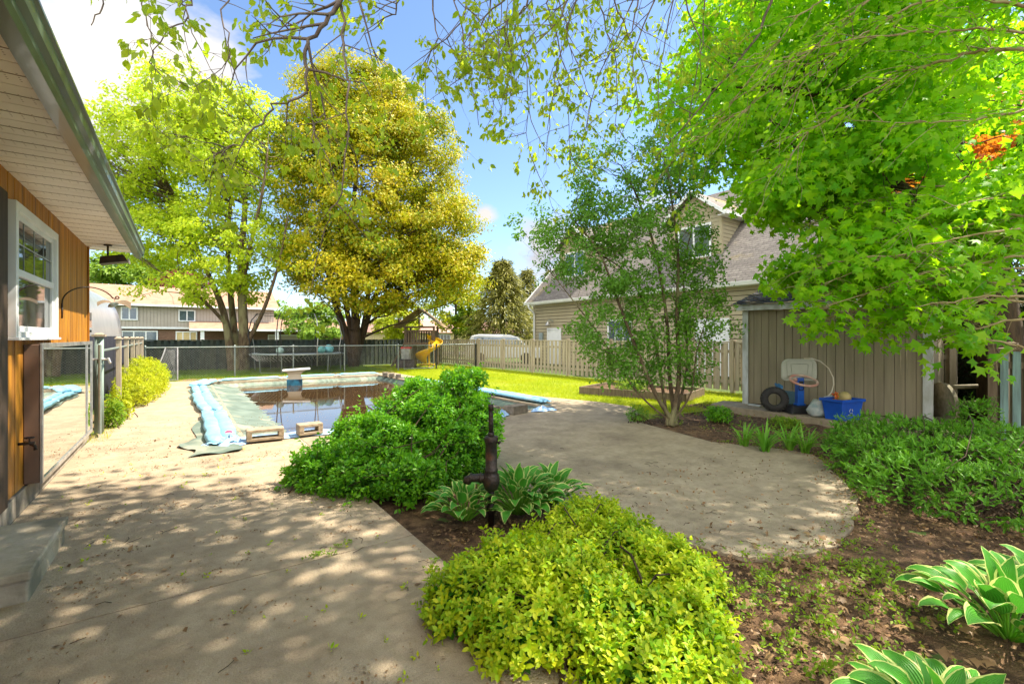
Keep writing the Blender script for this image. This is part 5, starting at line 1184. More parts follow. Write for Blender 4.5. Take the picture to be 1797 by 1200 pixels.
def overhead():
    """ash whose trunk stands behind the photographer; its twigs hang into view"""
    base=(5.2,-3.2,-.05)
    t=thing('ash_tree','sparse leaved tree whose thin drooping twigs hang down from above against the sky','tree',base)
    mb=MB()
    mb.tube([base,(5.1,-3.1,2),(4.8,-2.8,4),(4.4,-2.2,6),(4,-1.4,8.5)],[.36,.3,.26,.2,.1],10)
    limbs=[]
    for e in ((0.5,3.0,6.2),(3.0,4.4,7.0),(-1.0,0.5,7.2),(7.0,2.6,7.5),(1.8,-1.0,8.8),(5.2,3.8,7.4),(-0.6,3.2,6.6),(7.8,-.5,7.8),(2,1.8,7.6)):
        s=Vector((4.6,-2.5,5.0+rng.uniform(-.8,1.4))); c=curve(s,e,.06,8,.02); mb.tube(c,[.09*(1-.8*j/8) for j in range(9)],6); limbs.append(c)
    P=[];TP=[];NR=[];SZ=[]
    def cluster(q,dr,n,s):
        for j in range(n):
            P.append(tuple(q+Vector(rng.normal(size=3)*.02))); TP.append((dr.x*.5+rng.normal()*.5,dr.y*.5+rng.normal()*.5,-.75+rng.normal()*.35)); NR.append(tuple(rng.normal(size=3)+np.array([0,0,.4]))); SZ.append(s*rng.uniform(.6,1.25))
    def twig(p,dr,L,r,lvl,ls):
        n=max(3,int(L/.12)); pts=[p]; d=dr.normalized()
        for i in range(n):
            d=(d+Vector(rng.normal(size=3)*.17)+Vector((0,0,-.07))).normalized(); pts.append(pts[-1]+d*L/n)
        mb.tube(pts,[r*(1-.7*i/n) for i in range(n+1)],4 if lvl<2 else 3,cap=False)
        if lvl<3:
            for k in range(1,n+1):
                if rng.uniform()<(.62 if lvl<2 else .5):
                    dv=Vector(rng.normal(size=3)); dv=dv-d*dv.dot(d); nd=(d*.7+dv.normalized()*.8).normalized(); twig(pts[k],nd,L*rng.uniform(.28,.5),max(r*.5,.0022),lvl+1,ls)
        if lvl>=1:
            if lvl>=2 or rng.uniform()<.5: cluster(pts[-1],d,rng.integers(2,6),ls)
            if lvl>=2 and rng.uniform()<.45: cluster(pts[n//2],d,rng.integers(1,3),ls)
    # main hanging limbs, placed where the photograph has them
    def limb(pl,d0,d1,r0,r1,sub,ls,leaf=True):
        n=len(pl)-1; pts=[D(px,py,d0+(d1-d0)*i/n) for i,(px,py) in enumerate(pl)]
        Q=[]
        for i in range(n):
            for k in range(4): Q.append(pts[i].lerp(pts[i+1],k/4)+Vector(rng.normal(size=3)*.012))
        Q.append(pts[-1]); mb.tube(Q,[r0+(r1-r0)*i/(len(Q)-1) for i in range(len(Q))],6)
        for i in range(2,len(Q)):
            if rng.uniform()<sub:
                d=(Q[i]-Q[i-1]).normalized(); dv=Vector(rng.normal(size=3)); nd=(d*.6+dv.normalized()*.8+Vector((0,0,-.25))).normalized()
                twig(Q[i],nd,rng.uniform(.35,.8),r1*1.0+.002,1,ls)
    limb([(640,-120),(600,0),(580,30),(545,70),(535,110),(540,160)],3.6,3.5,.022,.010,.25,.068)
    limb([(540,160),(520,175),(480,185),(445,225),(410,255),(375,270)],3.5,3.4,.010,.004,.3,.068)
    limb([(598,5),(603,80),(607,150),(608,250),(600,340),(570,400)],3.6,3.5,.011,.003,.42,.068)
    limb([(540,160),(550,220),(556,240)],3.5,3.5,.006,.003,.6,.068)
    limb([(300,-90),(340,-10),(330,30),(290,60),(262,110)],3.6,3.4,.010,.003,.5,.068)
    limb([(220,-60),(190,-10),(170,20),(160,45)],3.4,3.3,.008,.003,.5,.07)
    limb([(420,-60),(390,20),(400,80),(410,130),(430,180)],3.5,3.4,.007,.002,.25,.08)
    limb([(260,-60),(250,10),(265,60),(275,120)],3.4,3.4,.007,.002,.4,.068)
    for x0,x1,y1,d in ((700,640,60,4.2),(760,720,150,4.4),(800,840,220,4.6),(860,880,190,4.8),(900,930,270,5),(960,1000,300,5.2),(1010,960,230,4.8),(1050,1080,250,5.2),(1110,1010,300,5.4),(1150,1120,200,5),(820,760,90,4.2),(1000,900,120,4.4),(1180,1160,280,5.4),(1240,1190,330,5.6),(930,860,60,4),(1120,1060,110,4.4),(1080,1140,150,5),(980,1040,180,5),(880,820,130,4.7),(1200,1230,160,5.2)):
        xm=(x0+x1)/2+rng.uniform(-30,30); limb([(x0+rng.uniform(40,140),-110),(x0,0),(xm,y1*.45),(x1,y1)],d,d+.2,.012,.003,.62,.068)
    limb([(1380,-60),(1330,60),(1220,200),(1130,300)],5.4,5.4,.02,.004,.55,.068)
    mb.build('branches','twig',t,smooth=True)
    leaves('foliage','leaf_hang',t,P,TP,NR,SZ,'oval')
    # the leafy head of the same tree above the photographer
    C=[]
    for c,r,n in (((1.6,1.2,8.6),(3.4,3.0,1.3),60),((5.8,0.2,9.2),(3.6,3.2,1.5),75),((3.4,-2.5,9.4),(3.6,2.4,1.6),45),((4.8,3.0,9.5),(2.4,1.5,.9),28),((7.6,1.2,9.2),(2.2,1.8,1.0),22)): C.append(inell(int(n*.47),c,r,.3))
    C=np.concatenate(C); n=15000; idx=rng.integers(0,len(C),n); Pp=C[idx]+rng.normal(size=(n,3))*np.array([.40,.40,.22])
    leaves('upper_crown','leaf_hang',t,Pp,rng.normal(size=(n,3)),rng.normal(size=(n,3))*.6+np.array([0,0,1]),rng.uniform(.14,.24,n),'kite')
    # pale bare limbs of the sweeping tree on the right
overhead()

def sweeping():
    base=(7.6,-3.4,-.05); t=thing('elm_tree','pale barked limbs sweeping across the upper right foliage from a trunk outside the view','tree',base)
    mb=MB(); mb.tube([base,(7.7,-3.2,2),(7.9,-2.6,3.6),(8.1,-1.6,4.6)],[.3,.26,.2,.14],10)
    P=[];TP=[];NR=[];SZ=[]
    def limb(pl,d0,d1,r0,r1,dens):
        n=len(pl)-1; pts=[D(px,py,d0+(d1-d0)*i/n) for i,(px,py) in enumerate(pl)]; Q=[]
        for i in range(n):
            for k in range(5): Q.append(pts[i].lerp(pts[i+1],k/5)+Vector(rng.normal(size=3)*.01))
        Q.append(pts[-1]); mb.tube(Q,[r0+(r1-r0)*(i/(len(Q)-1))**.7 for i in range(len(Q))],6)
        for i in range(3,len(Q)):
            for _ in range(dens):
                if rng.uniform()<.6:
                    d=(Q[i]-Q[i-1]).normalized(); dv=Vector(rng.normal(size=3)); e=Q[i]+(d*.8+dv*.28+Vector((0,0,-.12))).normalized()*rng.uniform(.25,.9)
                    c=curve(Q[i],e,.05,5,.03); mb.tube(c,[.006,.005,.004,.003,.003,.002],3,cap=False)
                    for j in range(1,6):
                        for _k in range(2): P.append(tuple(c[j]+Vector(rng.normal(size=3)*.03))); TP.append((d.x+rng.normal()*.7,d.y+rng.normal()*.7,-.5+rng.normal()*.4)); NR.append(tuple(rng.normal(size=3)*.7+np.array([-.4,-.4,.5]))); SZ.append(rng.uniform(.05,.10))
    mb.tube([(8.1,-1.6,4.6),D(1850,84,4.9)],[.12,.03],8)
    limb([(1850,84),(1797,86),(1740,88),(1690,96),(1640,112),(1580,130),(1500,180),(1420,230),(1370,290)],4.9,5.4,.030,.005,2)
    limb([(1850,20),(1780,10),(1700,-10),(1600,10),(1520,60),(1440,110),(1380,180)],4.7,5.1,.022,.004,2)
    limb([(1850,60),(1720,52),(1600,58),(1500,66),(1400,95),(1330,150)],4.7,5.0,.016,.004,2)
    limb([(1850,180),(1770,200),(1700,212),(1620,215),(1500,212)],5.2,5.5,.018,.004,1)
    limb([(1580,-40),(1500,20),(1430,80),(1350,160),(1300,200)],4.9,5.2,.014,.003,2)
    limb([(1500,-50),(1400,30),(1330,120),(1250,230),(1200,260)],5.0,5.4,.012,.003,2)
    limb([(1850,335),(1780,345),(1720,350),(1640,372)],5.6,5.8,.012,.003,1)
    mb.build('trunk','palebark',t,smooth=True); leaves('foliage','leaf_maple',t,P,TP,NR,SZ,'oval')
sweeping()

def small_tree():
    b=G(1175,742); t0=b.copy(); d=8.9
    X=lambda px,py,dd=d:D(px,py,dd)
    st=[]
    for pl,ra,rb,dd in (([(1172,742),(1150,690),(1120,620),(1085,530),(1050,440),(1000,380)],.045,.012,8.6),([(1180,742),(1175,660),(1170,560),(1150,440),(1120,350),(1090,290)],.045,.012,9.1),([(1186,742),(1192,660),(1188,560),(1190,450),(1180,360),(1165,280)],.05,.012,8.9),([(1192,740),(1205,650),(1203,560),(1200,470),(1215,400)],.032,.01,9.3),
        ([(1178,742),(1158,650),(1140,560),(1100,480),(1040,440)],.035,.01,9.2),([(1170,742),(1120,690),(1060,600),(1000,520),(960,470)],.02,.006,8.6),([(1195,740),(1212,690),(1222,620),(1240,560)],.02,.006,8.6)):
        P=[X(px,py,dd) for px,py in pl]; P[0]=Vector((b.x+rng.uniform(-.12,.12),b.y+rng.uniform(-.12,.12),-.04)); st.append((P,ra,rb))
    E=[(tuple(X(1090,430)),(1.5,1.3,1.2),60),(tuple(X(1170,430)),(1.1,1.1,1.6),55),(tuple(X(1010,440)),(.9,.9,.7),32),(tuple(X(1100,320)),(1.5,1.1,.9),50),(tuple(X(1080,560)),(1.0,.9,.9),42),(tuple(X(1100,640)),(.75,.7,.45),26),(tuple(X(1190,600)),(.75,.7,.9),28),(tuple(X(1240,560)),(.55,.6,.5),20),(tuple(X(950,400)),(.7,.6,.35),12),(tuple(X(1180,290)),(1.0,.8,.7),22),(tuple(X(1250,470)),(.4,.5,.4),10)]
    tree('multi_stem_tree','slender many stemmed small tree with fine dark green leaves at the patio edge','tree',b,st,E,27000,.066,'leaf_small','oval',clr=.27,cz=.75,br=.010,nb=.95,up=.5,out=.2)
small_tree()

def background():
    def simple(name,label,px,py,d,w,h,lm,n,size,nc=60,tmpl='kite',z0=0,group='trees beyond the yard',rx=1.0):
        c=D(px,py,d); base=(c.x,c.y,0); s=d/FPX; rz=h*s/2
        st=[([base,(c.x,c.y,max(c.z*.6,1)),(c.x,c.y,c.z+rz*.5)],.02*d/3*.5+.08,.03)]
        return tree(name,label,'tree',base,st,[((c.x,c.y,c.z),(w*s/2,w*s/2*rx,rz),nc)],n,size,lm,tmpl,clr=max(w,h)*s*.13,cz=.6,nb=.3,br=.03,group=group,bark='bark_dark')
    simple('leafy_tree','green leafy tree rising behind the greige house next to the soffit',205,490,95,150,80,'leaf_far',9000,.75,80)
    simple('leafy_tree','bright green tree behind the greige house roof, right of the first one',285,485,90,90,60,'leaf_far',6000,.7,50)
    simple('crabapple_tree','reddish purple tree peeking over the roof of the greige house',325,500,88,80,50,'leaf_red',5000,.6,40)
    simple('leafy_tree','dark green tree between the two maples beyond the garage roof',470,560,75,90,70,'leaf_far',5000,.5,40)
    simple('leafy_tree','green tree seen under the golden maple behind the trampoline',555,565,50,110,80,'leaf_far',7000,.34,50)
    simple('leafy_tree','sunlit yellow green tree behind the play tower',700,560,42,90,90,'leaf_yellowbush',7000,.28,60)
    simple('leafy_tree','yellow green young tree between the play tower and the conifer',800,520,45,110,150,'leaf_yellowbush',8000,.30,70)
    simple('leafy_tree','small bright green tree at the foot of the conifer',822,565,44,60,60,'leaf_far',3500,.28,40)
    # conifers
    def conifer(label,px,ytop,d,w,lm,n=9000,ybase=600,size=.35,group='conifers beyond the yard'):
        c=D(px,600,d); zt=D(px,ytop,d).z; s=d/FPX; R0=w*s/2
        t=thing('spruce_tree',label,'tree',(c.x,c.y,0),group); mb=MB(); mb.tube([(c.x,c.y,-.05),(c.x,c.y,zt*.6),(c.x,c.y,zt)],[.25,.15,.03],8)
        P=[];TP=[];NR=[]; nw=int(zt/.45)
        for i in range(nw):
            z=1.2+(zt-1.4)*i/nw; rr=R0*(1-(i/nw)**1.3)*rng.uniform(.8,1.1)+.15
            for k in range(9):
                a=k*.698+i*.9+rng.uniform(-.2,.2); e=Vector((c.x+rr*math.cos(a),c.y+rr*math.sin(a),z-.18*rr)); mb.tube([(c.x,c.y,z),e],[.03,.008],3,cap=False)
                m=max(4,int(n/nw/9))
                f=rng.uniform(.15,1.05,m); P.append(np.array([(c.x+rr*math.cos(a)*q,c.y+rr*math.sin(a)*q,z-.18*rr*q) for q in f])+rng.normal(size=(m,3))*np.array([.18,.18,.13])*max(1,rr*.4))
                TP.append(np.tile([math.cos(a),math.sin(a),-.5],(m,1))+rng.normal(size=(m,3))*.4); NR.append(rng.normal(size=(m,3))*.5+np.array([0,0,1]))
        mb.build('trunk','bark_dark',t); P=np.concatenate(P); leaves('crown',lm,t,P,np.concatenate(TP),np.concatenate(NR),size*rng.uniform(.7,1.3,len(P)),'frond')
    conifer('broad olive yellow spruce behind the fence beside the tan house',882,450,42,150,'leaf_conifer',14000,size=.5)
    conifer('olive spruce behind the eave corner of the tan house',925,468,60,110,'leaf_conifer',6000,size=.6)
    conifer('tall narrow spruce just left of the tan house roof',965,470,75,90,'leaf_conifer',5000,size=.7)
    conifer('pointed green spruce top behind the dormer of the tan house',1012,400,58,60,'leaf_conifer',7000,size=.55)
    # right background
    simple('leafy_tree','tall green tree closing the view behind the shed and tan house roof',1740,230,22,360,420,'leaf_maple',22000,.30,130,rx=.5)
    simple('beech_tree','copper orange leaved tree glowing through the green maple above the shed',1700,270,15.5,300,190,'leaf_copper',6000,.17,50,tmpl='maple')
    simple('leafy_tree','sunlit yellow green tree visible through the gap above the shed roof',1570,350,26,160,150,'leaf_yellowbush',7000,.20,60,tmpl='maple')
    # cedar hedge behind teal fence
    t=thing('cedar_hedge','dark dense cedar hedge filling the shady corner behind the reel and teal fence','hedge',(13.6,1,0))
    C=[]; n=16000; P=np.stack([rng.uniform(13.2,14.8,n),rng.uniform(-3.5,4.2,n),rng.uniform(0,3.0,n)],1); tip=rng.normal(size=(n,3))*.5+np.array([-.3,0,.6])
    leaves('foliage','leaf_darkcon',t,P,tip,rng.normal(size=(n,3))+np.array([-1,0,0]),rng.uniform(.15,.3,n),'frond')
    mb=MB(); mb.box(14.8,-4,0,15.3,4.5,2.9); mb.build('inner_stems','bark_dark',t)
background()

def mound(name,label,cat,blobs,n,size,lm,tmpl,stem='bark_dark',up=.8,out=.8,jit=.4,shell=.75,tipup=.3,zmin=.02,nst=60,sz=(.7,1.3),inner=0,zb=0,shoots=0,sl=.22):
    c0=blobs[0][0]; t=thing(name,label,cat,(c0[0],c0[1],0))
    wts=np.array([b[1][0]*b[1][1]+b[1][0]*b[1][2] for b in blobs]); wts/=wts.sum(); P=[];O=[]
    for (c,r),w in zip(blobs,wts):
        k=int(n*w); d=rdir(k); rad=np.where(rng.uniform(0,1,k)<shell,rng.uniform(.86,1.04,k),rng.uniform(.3,.9,k))
        bump=1+.10*np.sin(d[:,0]*9+c[0]*7)*np.sin(d[:,1]*8+c[1]*5)+.08*np.sin(d[:,2]*11+d[:,0]*6)
        p=np.asarray(c)+d*(rad*bump)[:,None]*np.asarray(r)
        keep=p[:,2]>zmin
        for (c2,r2) in blobs:
            if c2 is c: continue
            q=(p-np.asarray(c2))/np.asarray(r2); keep&=(q*q).sum(1)>.62
        P.append(p[keep]); O.append(d[keep])
    P=np.concatenate(P); O=np.concatenate(O); m=len(P)
    if zb:   # sprays gathered into tufts with gaps between
        f=np.sin(P[:,0]*11+np.sin(P[:,1]*7)*1.5)*np.sin(P[:,1]*12+P[:,2]*9); P=P+O*(f*.045)[:,None]; k=f>-.55; P,O=P[k],O[k]; m=len(P)
    nr=O*out+np.array([0,0,up])+rng.normal(size=(m,3))*jit
    if tmpl=='yew': tip=O*.55+np.array([0,0,.12])+rng.normal(size=(m,3))*.65
    elif tmpl=='sprig': tip=O*.7+np.array([0,0,tipup])+rng.normal(size=(m,3))*.4
    else: tip=np.cross(nr,rng.normal(size=(m,3)))+O*.3+np.array([0,0,-.2])
    leaves('foliage',lm,t,P,tip,nr,size*rng.uniform(*sz,m),tmpl)
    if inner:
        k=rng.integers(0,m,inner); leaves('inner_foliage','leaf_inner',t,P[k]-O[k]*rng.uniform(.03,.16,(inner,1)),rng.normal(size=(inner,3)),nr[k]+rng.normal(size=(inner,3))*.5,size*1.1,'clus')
    mb=MB(); nb=len(blobs)
    for i in range(nst):
        c,r=blobs[rng.integers(0,nb)]; p=P[rng.integers(0,m)]; base=(c[0]+rng.normal()*.12,c[1]+rng.normal()*.12,-.03)
        mb.tube(curve(base,tuple(p),.08,5,.03),[.010,.009,.007,.006,.004,.003],4,cap=False)
    if shoots:
        SP=[];ST=[];SNr=[];SS=[]
        for i in rng.integers(0,m,shoots*3):
            if O[i][2]<.25 or len(SP)>shoots*14: continue
            d=(O[i]*.7+np.array([0,0,.7])+rng.normal(size=3)*.3); d/=np.linalg.norm(d); L=sl*rng.uniform(.5,1.3); a=P[i]-d*.08; b=P[i]+d*L; c=curve(tuple(a),tuple(b),.04,6,.02); mb.tube(c,[.004,.004,.003,.003,.002,.002,.001],3,cap=False)
            for j in range(1,7):
                for sg in (0,1):
                    q=rng.normal(size=3); q-=d*q.dot(d); q/=np.linalg.norm(q); SP.append(tuple(c[j])); ST.append(q+d*.6); SNr.append(d+rng.normal(size=3)*.3); SS.append(size*rng.uniform(.45,.8))
        leaves('shoot_foliage',lm,t,SP,ST,SNr,SS,'oval' if tmpl!='yew' else 'yew')
    mb.build('stems',stem,t)
    return t
def bushes():
    def B(px,py,d,rx,ry=None,rz=None): c=D(px,py,d); return ((c.x,c.y,c.z),(rx,ry or rx,rz or rx))
    bl=[B(690,800,5.3,.55,.5,.45),B(590,830,5.1,.42,.42,.36),B(545,850,5.0,.28,.28,.28),B(640,850,4.75,.35,.35,.28),B(730,850,4.55,.28,.28,.27),B(770,750,5.6,.45,.45,.45),B(720,735,6.0,.42,.4,.38),B(800,800,5.2,.35,.35,.4),B(835,750,5.5,.28,.28,.38),B(640,770,5.6,.35,.35,.3),B(815,668,5.8,.26,.24,.14),B(740,680,6.1,.2,.2,.13)]
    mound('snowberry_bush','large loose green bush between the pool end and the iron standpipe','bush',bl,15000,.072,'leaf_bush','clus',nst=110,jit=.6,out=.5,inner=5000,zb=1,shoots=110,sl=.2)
    bl=[]
    for px,py,d,r,rz in ((1000,1060,2.75,.42,.27),(900,1000,2.95,.36,.24),(830,1040,2.65,.3,.24),(1100,980,3.15,.42,.26),(1170,1020,2.9,.36,.24),(1080,1130,2.4,.36,.22),(930,1120,2.45,.36,.2),(1190,1120,2.4,.28,.18),(1200,1230,2.1,.24,.14),(1040,920,3.7,.34,.24),(1000,980,3.3,.4,.2),(1130,1210,2.1,.3,.16)):
        c=D(px,py,d); c.z=min(c.z,.16); bl.append(((c.x,c.y,.04),(r*.84,r*.84,rz*.86)))
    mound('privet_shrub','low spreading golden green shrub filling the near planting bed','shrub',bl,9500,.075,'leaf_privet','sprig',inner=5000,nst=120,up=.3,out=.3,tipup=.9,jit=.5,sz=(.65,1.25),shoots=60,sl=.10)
    bl=[]
    for px,py,d,r,rz in ((1560,770,6.3,.8,.5),(1640,790,5.7,.8,.52),(1740,790,5.6,.9,.5),(1560,840,5.2,.6,.42),(1660,850,4.9,.75,.48),(1780,860,4.7,.8,.5),(1610,900,4.5,.6,.38),(1700,930,4.1,.5,.36),(1540,800,5.8,.55,.42),(1860,850,4.9,.9,.6),(1500,775,6.4,.42,.36),(1780,940,4.0,.55,.40),(1860,900,4.2,.7,.45)):
        c=D(px,py,d); bl.append(((c.x,c.y,.12),(r*.84,r*.84,rz*.76)))
    c=D(1712,740,6.6); bl.append(((c.x,c.y,.45),(.25,.25,.22)))
    mound('yew_shrub','broad dark green yew with feathery bright tips spreading beside the patio','shrub',bl,34000,.068,'leaf_yew','yew',nst=150,up=1.0,out=.2,tipup=.25,jit=.45,shell=.8,zb=1,shoots=90,sl=.14)
    bl=[]
    for (x,y,r,z) in ((-.95,13.6,.34,.42),(-.9,14.4,.42,.5),(-.85,15.4,.5,.6),(-.8,16.4,.5,.6),(-.8,17.3,.4,.5)): bl.append(((x,y,z*.7),(r,r*1.1,z)))
    mound('spirea_bush','bright yellow green bush growing against the pale posts beside the deck','bush',bl,9000,.055,'leaf_yellowbush','clus',nst=60)
    def small(label,x,y,r,z,n,s,lm='leaf_weed',tm='clus',nm='garden_plant',grp=None):
        t=mound(nm,label,'plant',[((x,y,z*.5),(r,r,z*.6))],n,s,lm,tm,nst=10,shell=.4)
        if grp: t['group']=grp
    small('small leafy plant at the foot of the green gate post',-1.0,10.7,.16,.5,260,.07)
    small('yellowish fern like plant between the gate post and the next pale post',-.98,11.6,.2,.55,300,.07,'leaf_yellowbush')
    small('low dark green perennial in the soil just beside the multi stemmed tree',8.25,4.95,.22,.25,260,.07,'leaf_bush')
    small('small seedling growing at the patio edge left of the multi stemmed tree',6.9,5.75,.2,.3,200,.05,'leaf_small')
    small('tuft of greenery at the corner of the raised garden bed',10.3,8.8,.4,.35,700,.07)
    small('low weed clump on the bare soil between shed slab and patio',8.6,3.9,.25,.16,260,.06)
bushes()

def hostas():
    # one leaf: curved blade with uv across
    def hosta(label,c,R_,n,Hh,L,grp='hostas in the planting beds',seed=1):
        t=thing('hosta_plant',label,'hosta',tuple(c),grp); rs=random.Random(seed)
        V=[];F=[];UV=[]; st=MB()
        for i in range(n):
            ring=(i/n)**.6; az=i*2.399+rs.uniform(-.3,.3); r0=R_*.12*ring
            base=Vector((c[0]+r0*math.cos(az),c[1]+r0*math.sin(az),0)); lean=ring*.95+.1
            pet=Hh*rs.uniform(.75,1.05)*(1.05-.45*ring); dirh=Vector((math.cos(az),math.sin(az),0))
            top=base+dirh*R_*.55*ring+Vector((0,0,pet)); st.tube([base,base.lerp(top,.5)+Vector((0,0,.02)),top],[.006,.005,.004],5,cap=False)
            l=L*rs.uniform(.8,1.15); w=l*rs.uniform(.23,.30); el=math.radians(84-60*ring+rs.uniform(-12,12)); side=Vector((-dirh.y,dirh.x,0)); tw=rs.uniform(-.35,.35)
            p=top.copy(); NU,NVv=9,6; o=len(V); 
            for a in range(NU+1):
                u=a/NU; e=el-1.15*u*u*(1.0 if ring>.3 else .5); dr=dirh*math.cos(e)+Vector((0,0,math.sin(e)))
                if a: p=p+dr*l/NU
                up=-dirh*math.sin(e)+Vector((0,0,math.cos(e))); sd=(side*math.cos(tw)+up*math.sin(tw)); un=(up*math.cos(tw)-side*math.sin(tw))
                ww=w*(math.sin(math.pi*min(1,u**.62))**.8 if u<1 else 0)+.001
                for b in range(NVv+1):
                    v=(b/NVv-.5)*2; q=p+sd*ww*v+un*(.30*ww*abs(v)**1.3+.08*ww*math.sin(u*16+b+i)*abs(v)); V.append(tuple(q)); UV.append((u,abs(v)*(1.0 if u<.85 else 1+.2*(u-.85))+max(0,(u-.9))*2.2))
            for a in range(NU):
                for b in range(NVv):
                    k=o+a*(NVv+1)+b; F.append((k,k+NVv+1,k+NVv+2,k+1))
        me=bpy.data.meshes.new('foliage'); me.from_pydata(V,[],F); uvl=me.uv_layers.new(name='uv')
        for lp in me.loops: uvl.data[lp.index].uv=UV[lp.vertex_index]
        me.materials.append(M['hosta']); me.shade_smooth(); ob=bpy.data.objects.new('foliage',me); COL.objects.link(ob); ob.parent=t; ob.matrix_parent_inverse=Matrix.Translation(-Vector(c))
        st.build('stems','leaf_dayl',t)
    a=G(818,922); hosta('white edged hosta clump on the spout side of the iron standpipe',(a.x+.05,a.y+.12,0),.36,46,.21,.18,seed=1)
    a=G(925,912); hosta('widest white edged hosta clump behind the iron standpipe, beside the grey patio',(a.x+.04,a.y+.18,0),.50,92,.28,.18,seed=2)
    a=G(965,895); hosta('smaller white edged hosta tuft at the patio side of the wide clump',(a.x+.14,a.y+.12,0),.34,40,.24,.17,seed=6)
    a=G(1762,1128); hosta('white edged hosta below the yew at the edge of the bare soil',(a.x+.10,a.y,0),.42,46,.22,.22,seed=3)
    a=G(1672,1335); hosta('large leaved white edged hosta in the very front of the bare soil',(a.x-.02,a.y,0),.36,40,.18,.22,seed=4)
    a=G(1800,1110); hosta('white edged hosta half out of view beside the yew',(a.x+.28,a.y-.08,0),.36,36,.22,.21,seed=5)
    # daylilies
    def lily(label,c,n,L,seed):
        t=thing('daylily_plant',label,'daylily',tuple(c),'daylilies in a row at the patio edge'); mb=MB(); rs=random.Random(seed)
        for i in range(n):
            az=rs.uniform(0,6.28); d=Vector((math.cos(az),math.sin(az),0)); l=L*rs.uniform(.6,1.1); sp=rs.uniform(.25,.9); w=rs.uniform(.009,.016); s=Vector((-d.y,d.x,0)); b=Vector(c)+d*rs.uniform(0,.06)
            def f(u,v):
                p=b+d*l*sp*u**1.3+Vector((0,0,l*(1.1*u-.75*sp*u*u)))
                return p+s*(v-.5)*2*w*(1-u**3)+Vector((0,0,abs(v-.5)*w*.8))
            mb.grid(f,8,2)
        mb.build('foliage','leaf_dayl',t,smooth=True)
    for i,(px,py,n,L,lab) in enumerate(((1305,785,26,.42,'daylily tuft closest to the multi stemmed tree'),(1342,795,44,.50,'daylily clump with the tall upright blade, in the middle of the row'),(1385,792,40,.46,'wide dense daylily clump in front of the sack'),(1415,798,30,.42,'daylily tuft touching the yew'))):
        c=G(px,py); lily(lab,(c.x+.1,c.y+.05,0),n,L,i+3)
hostas()

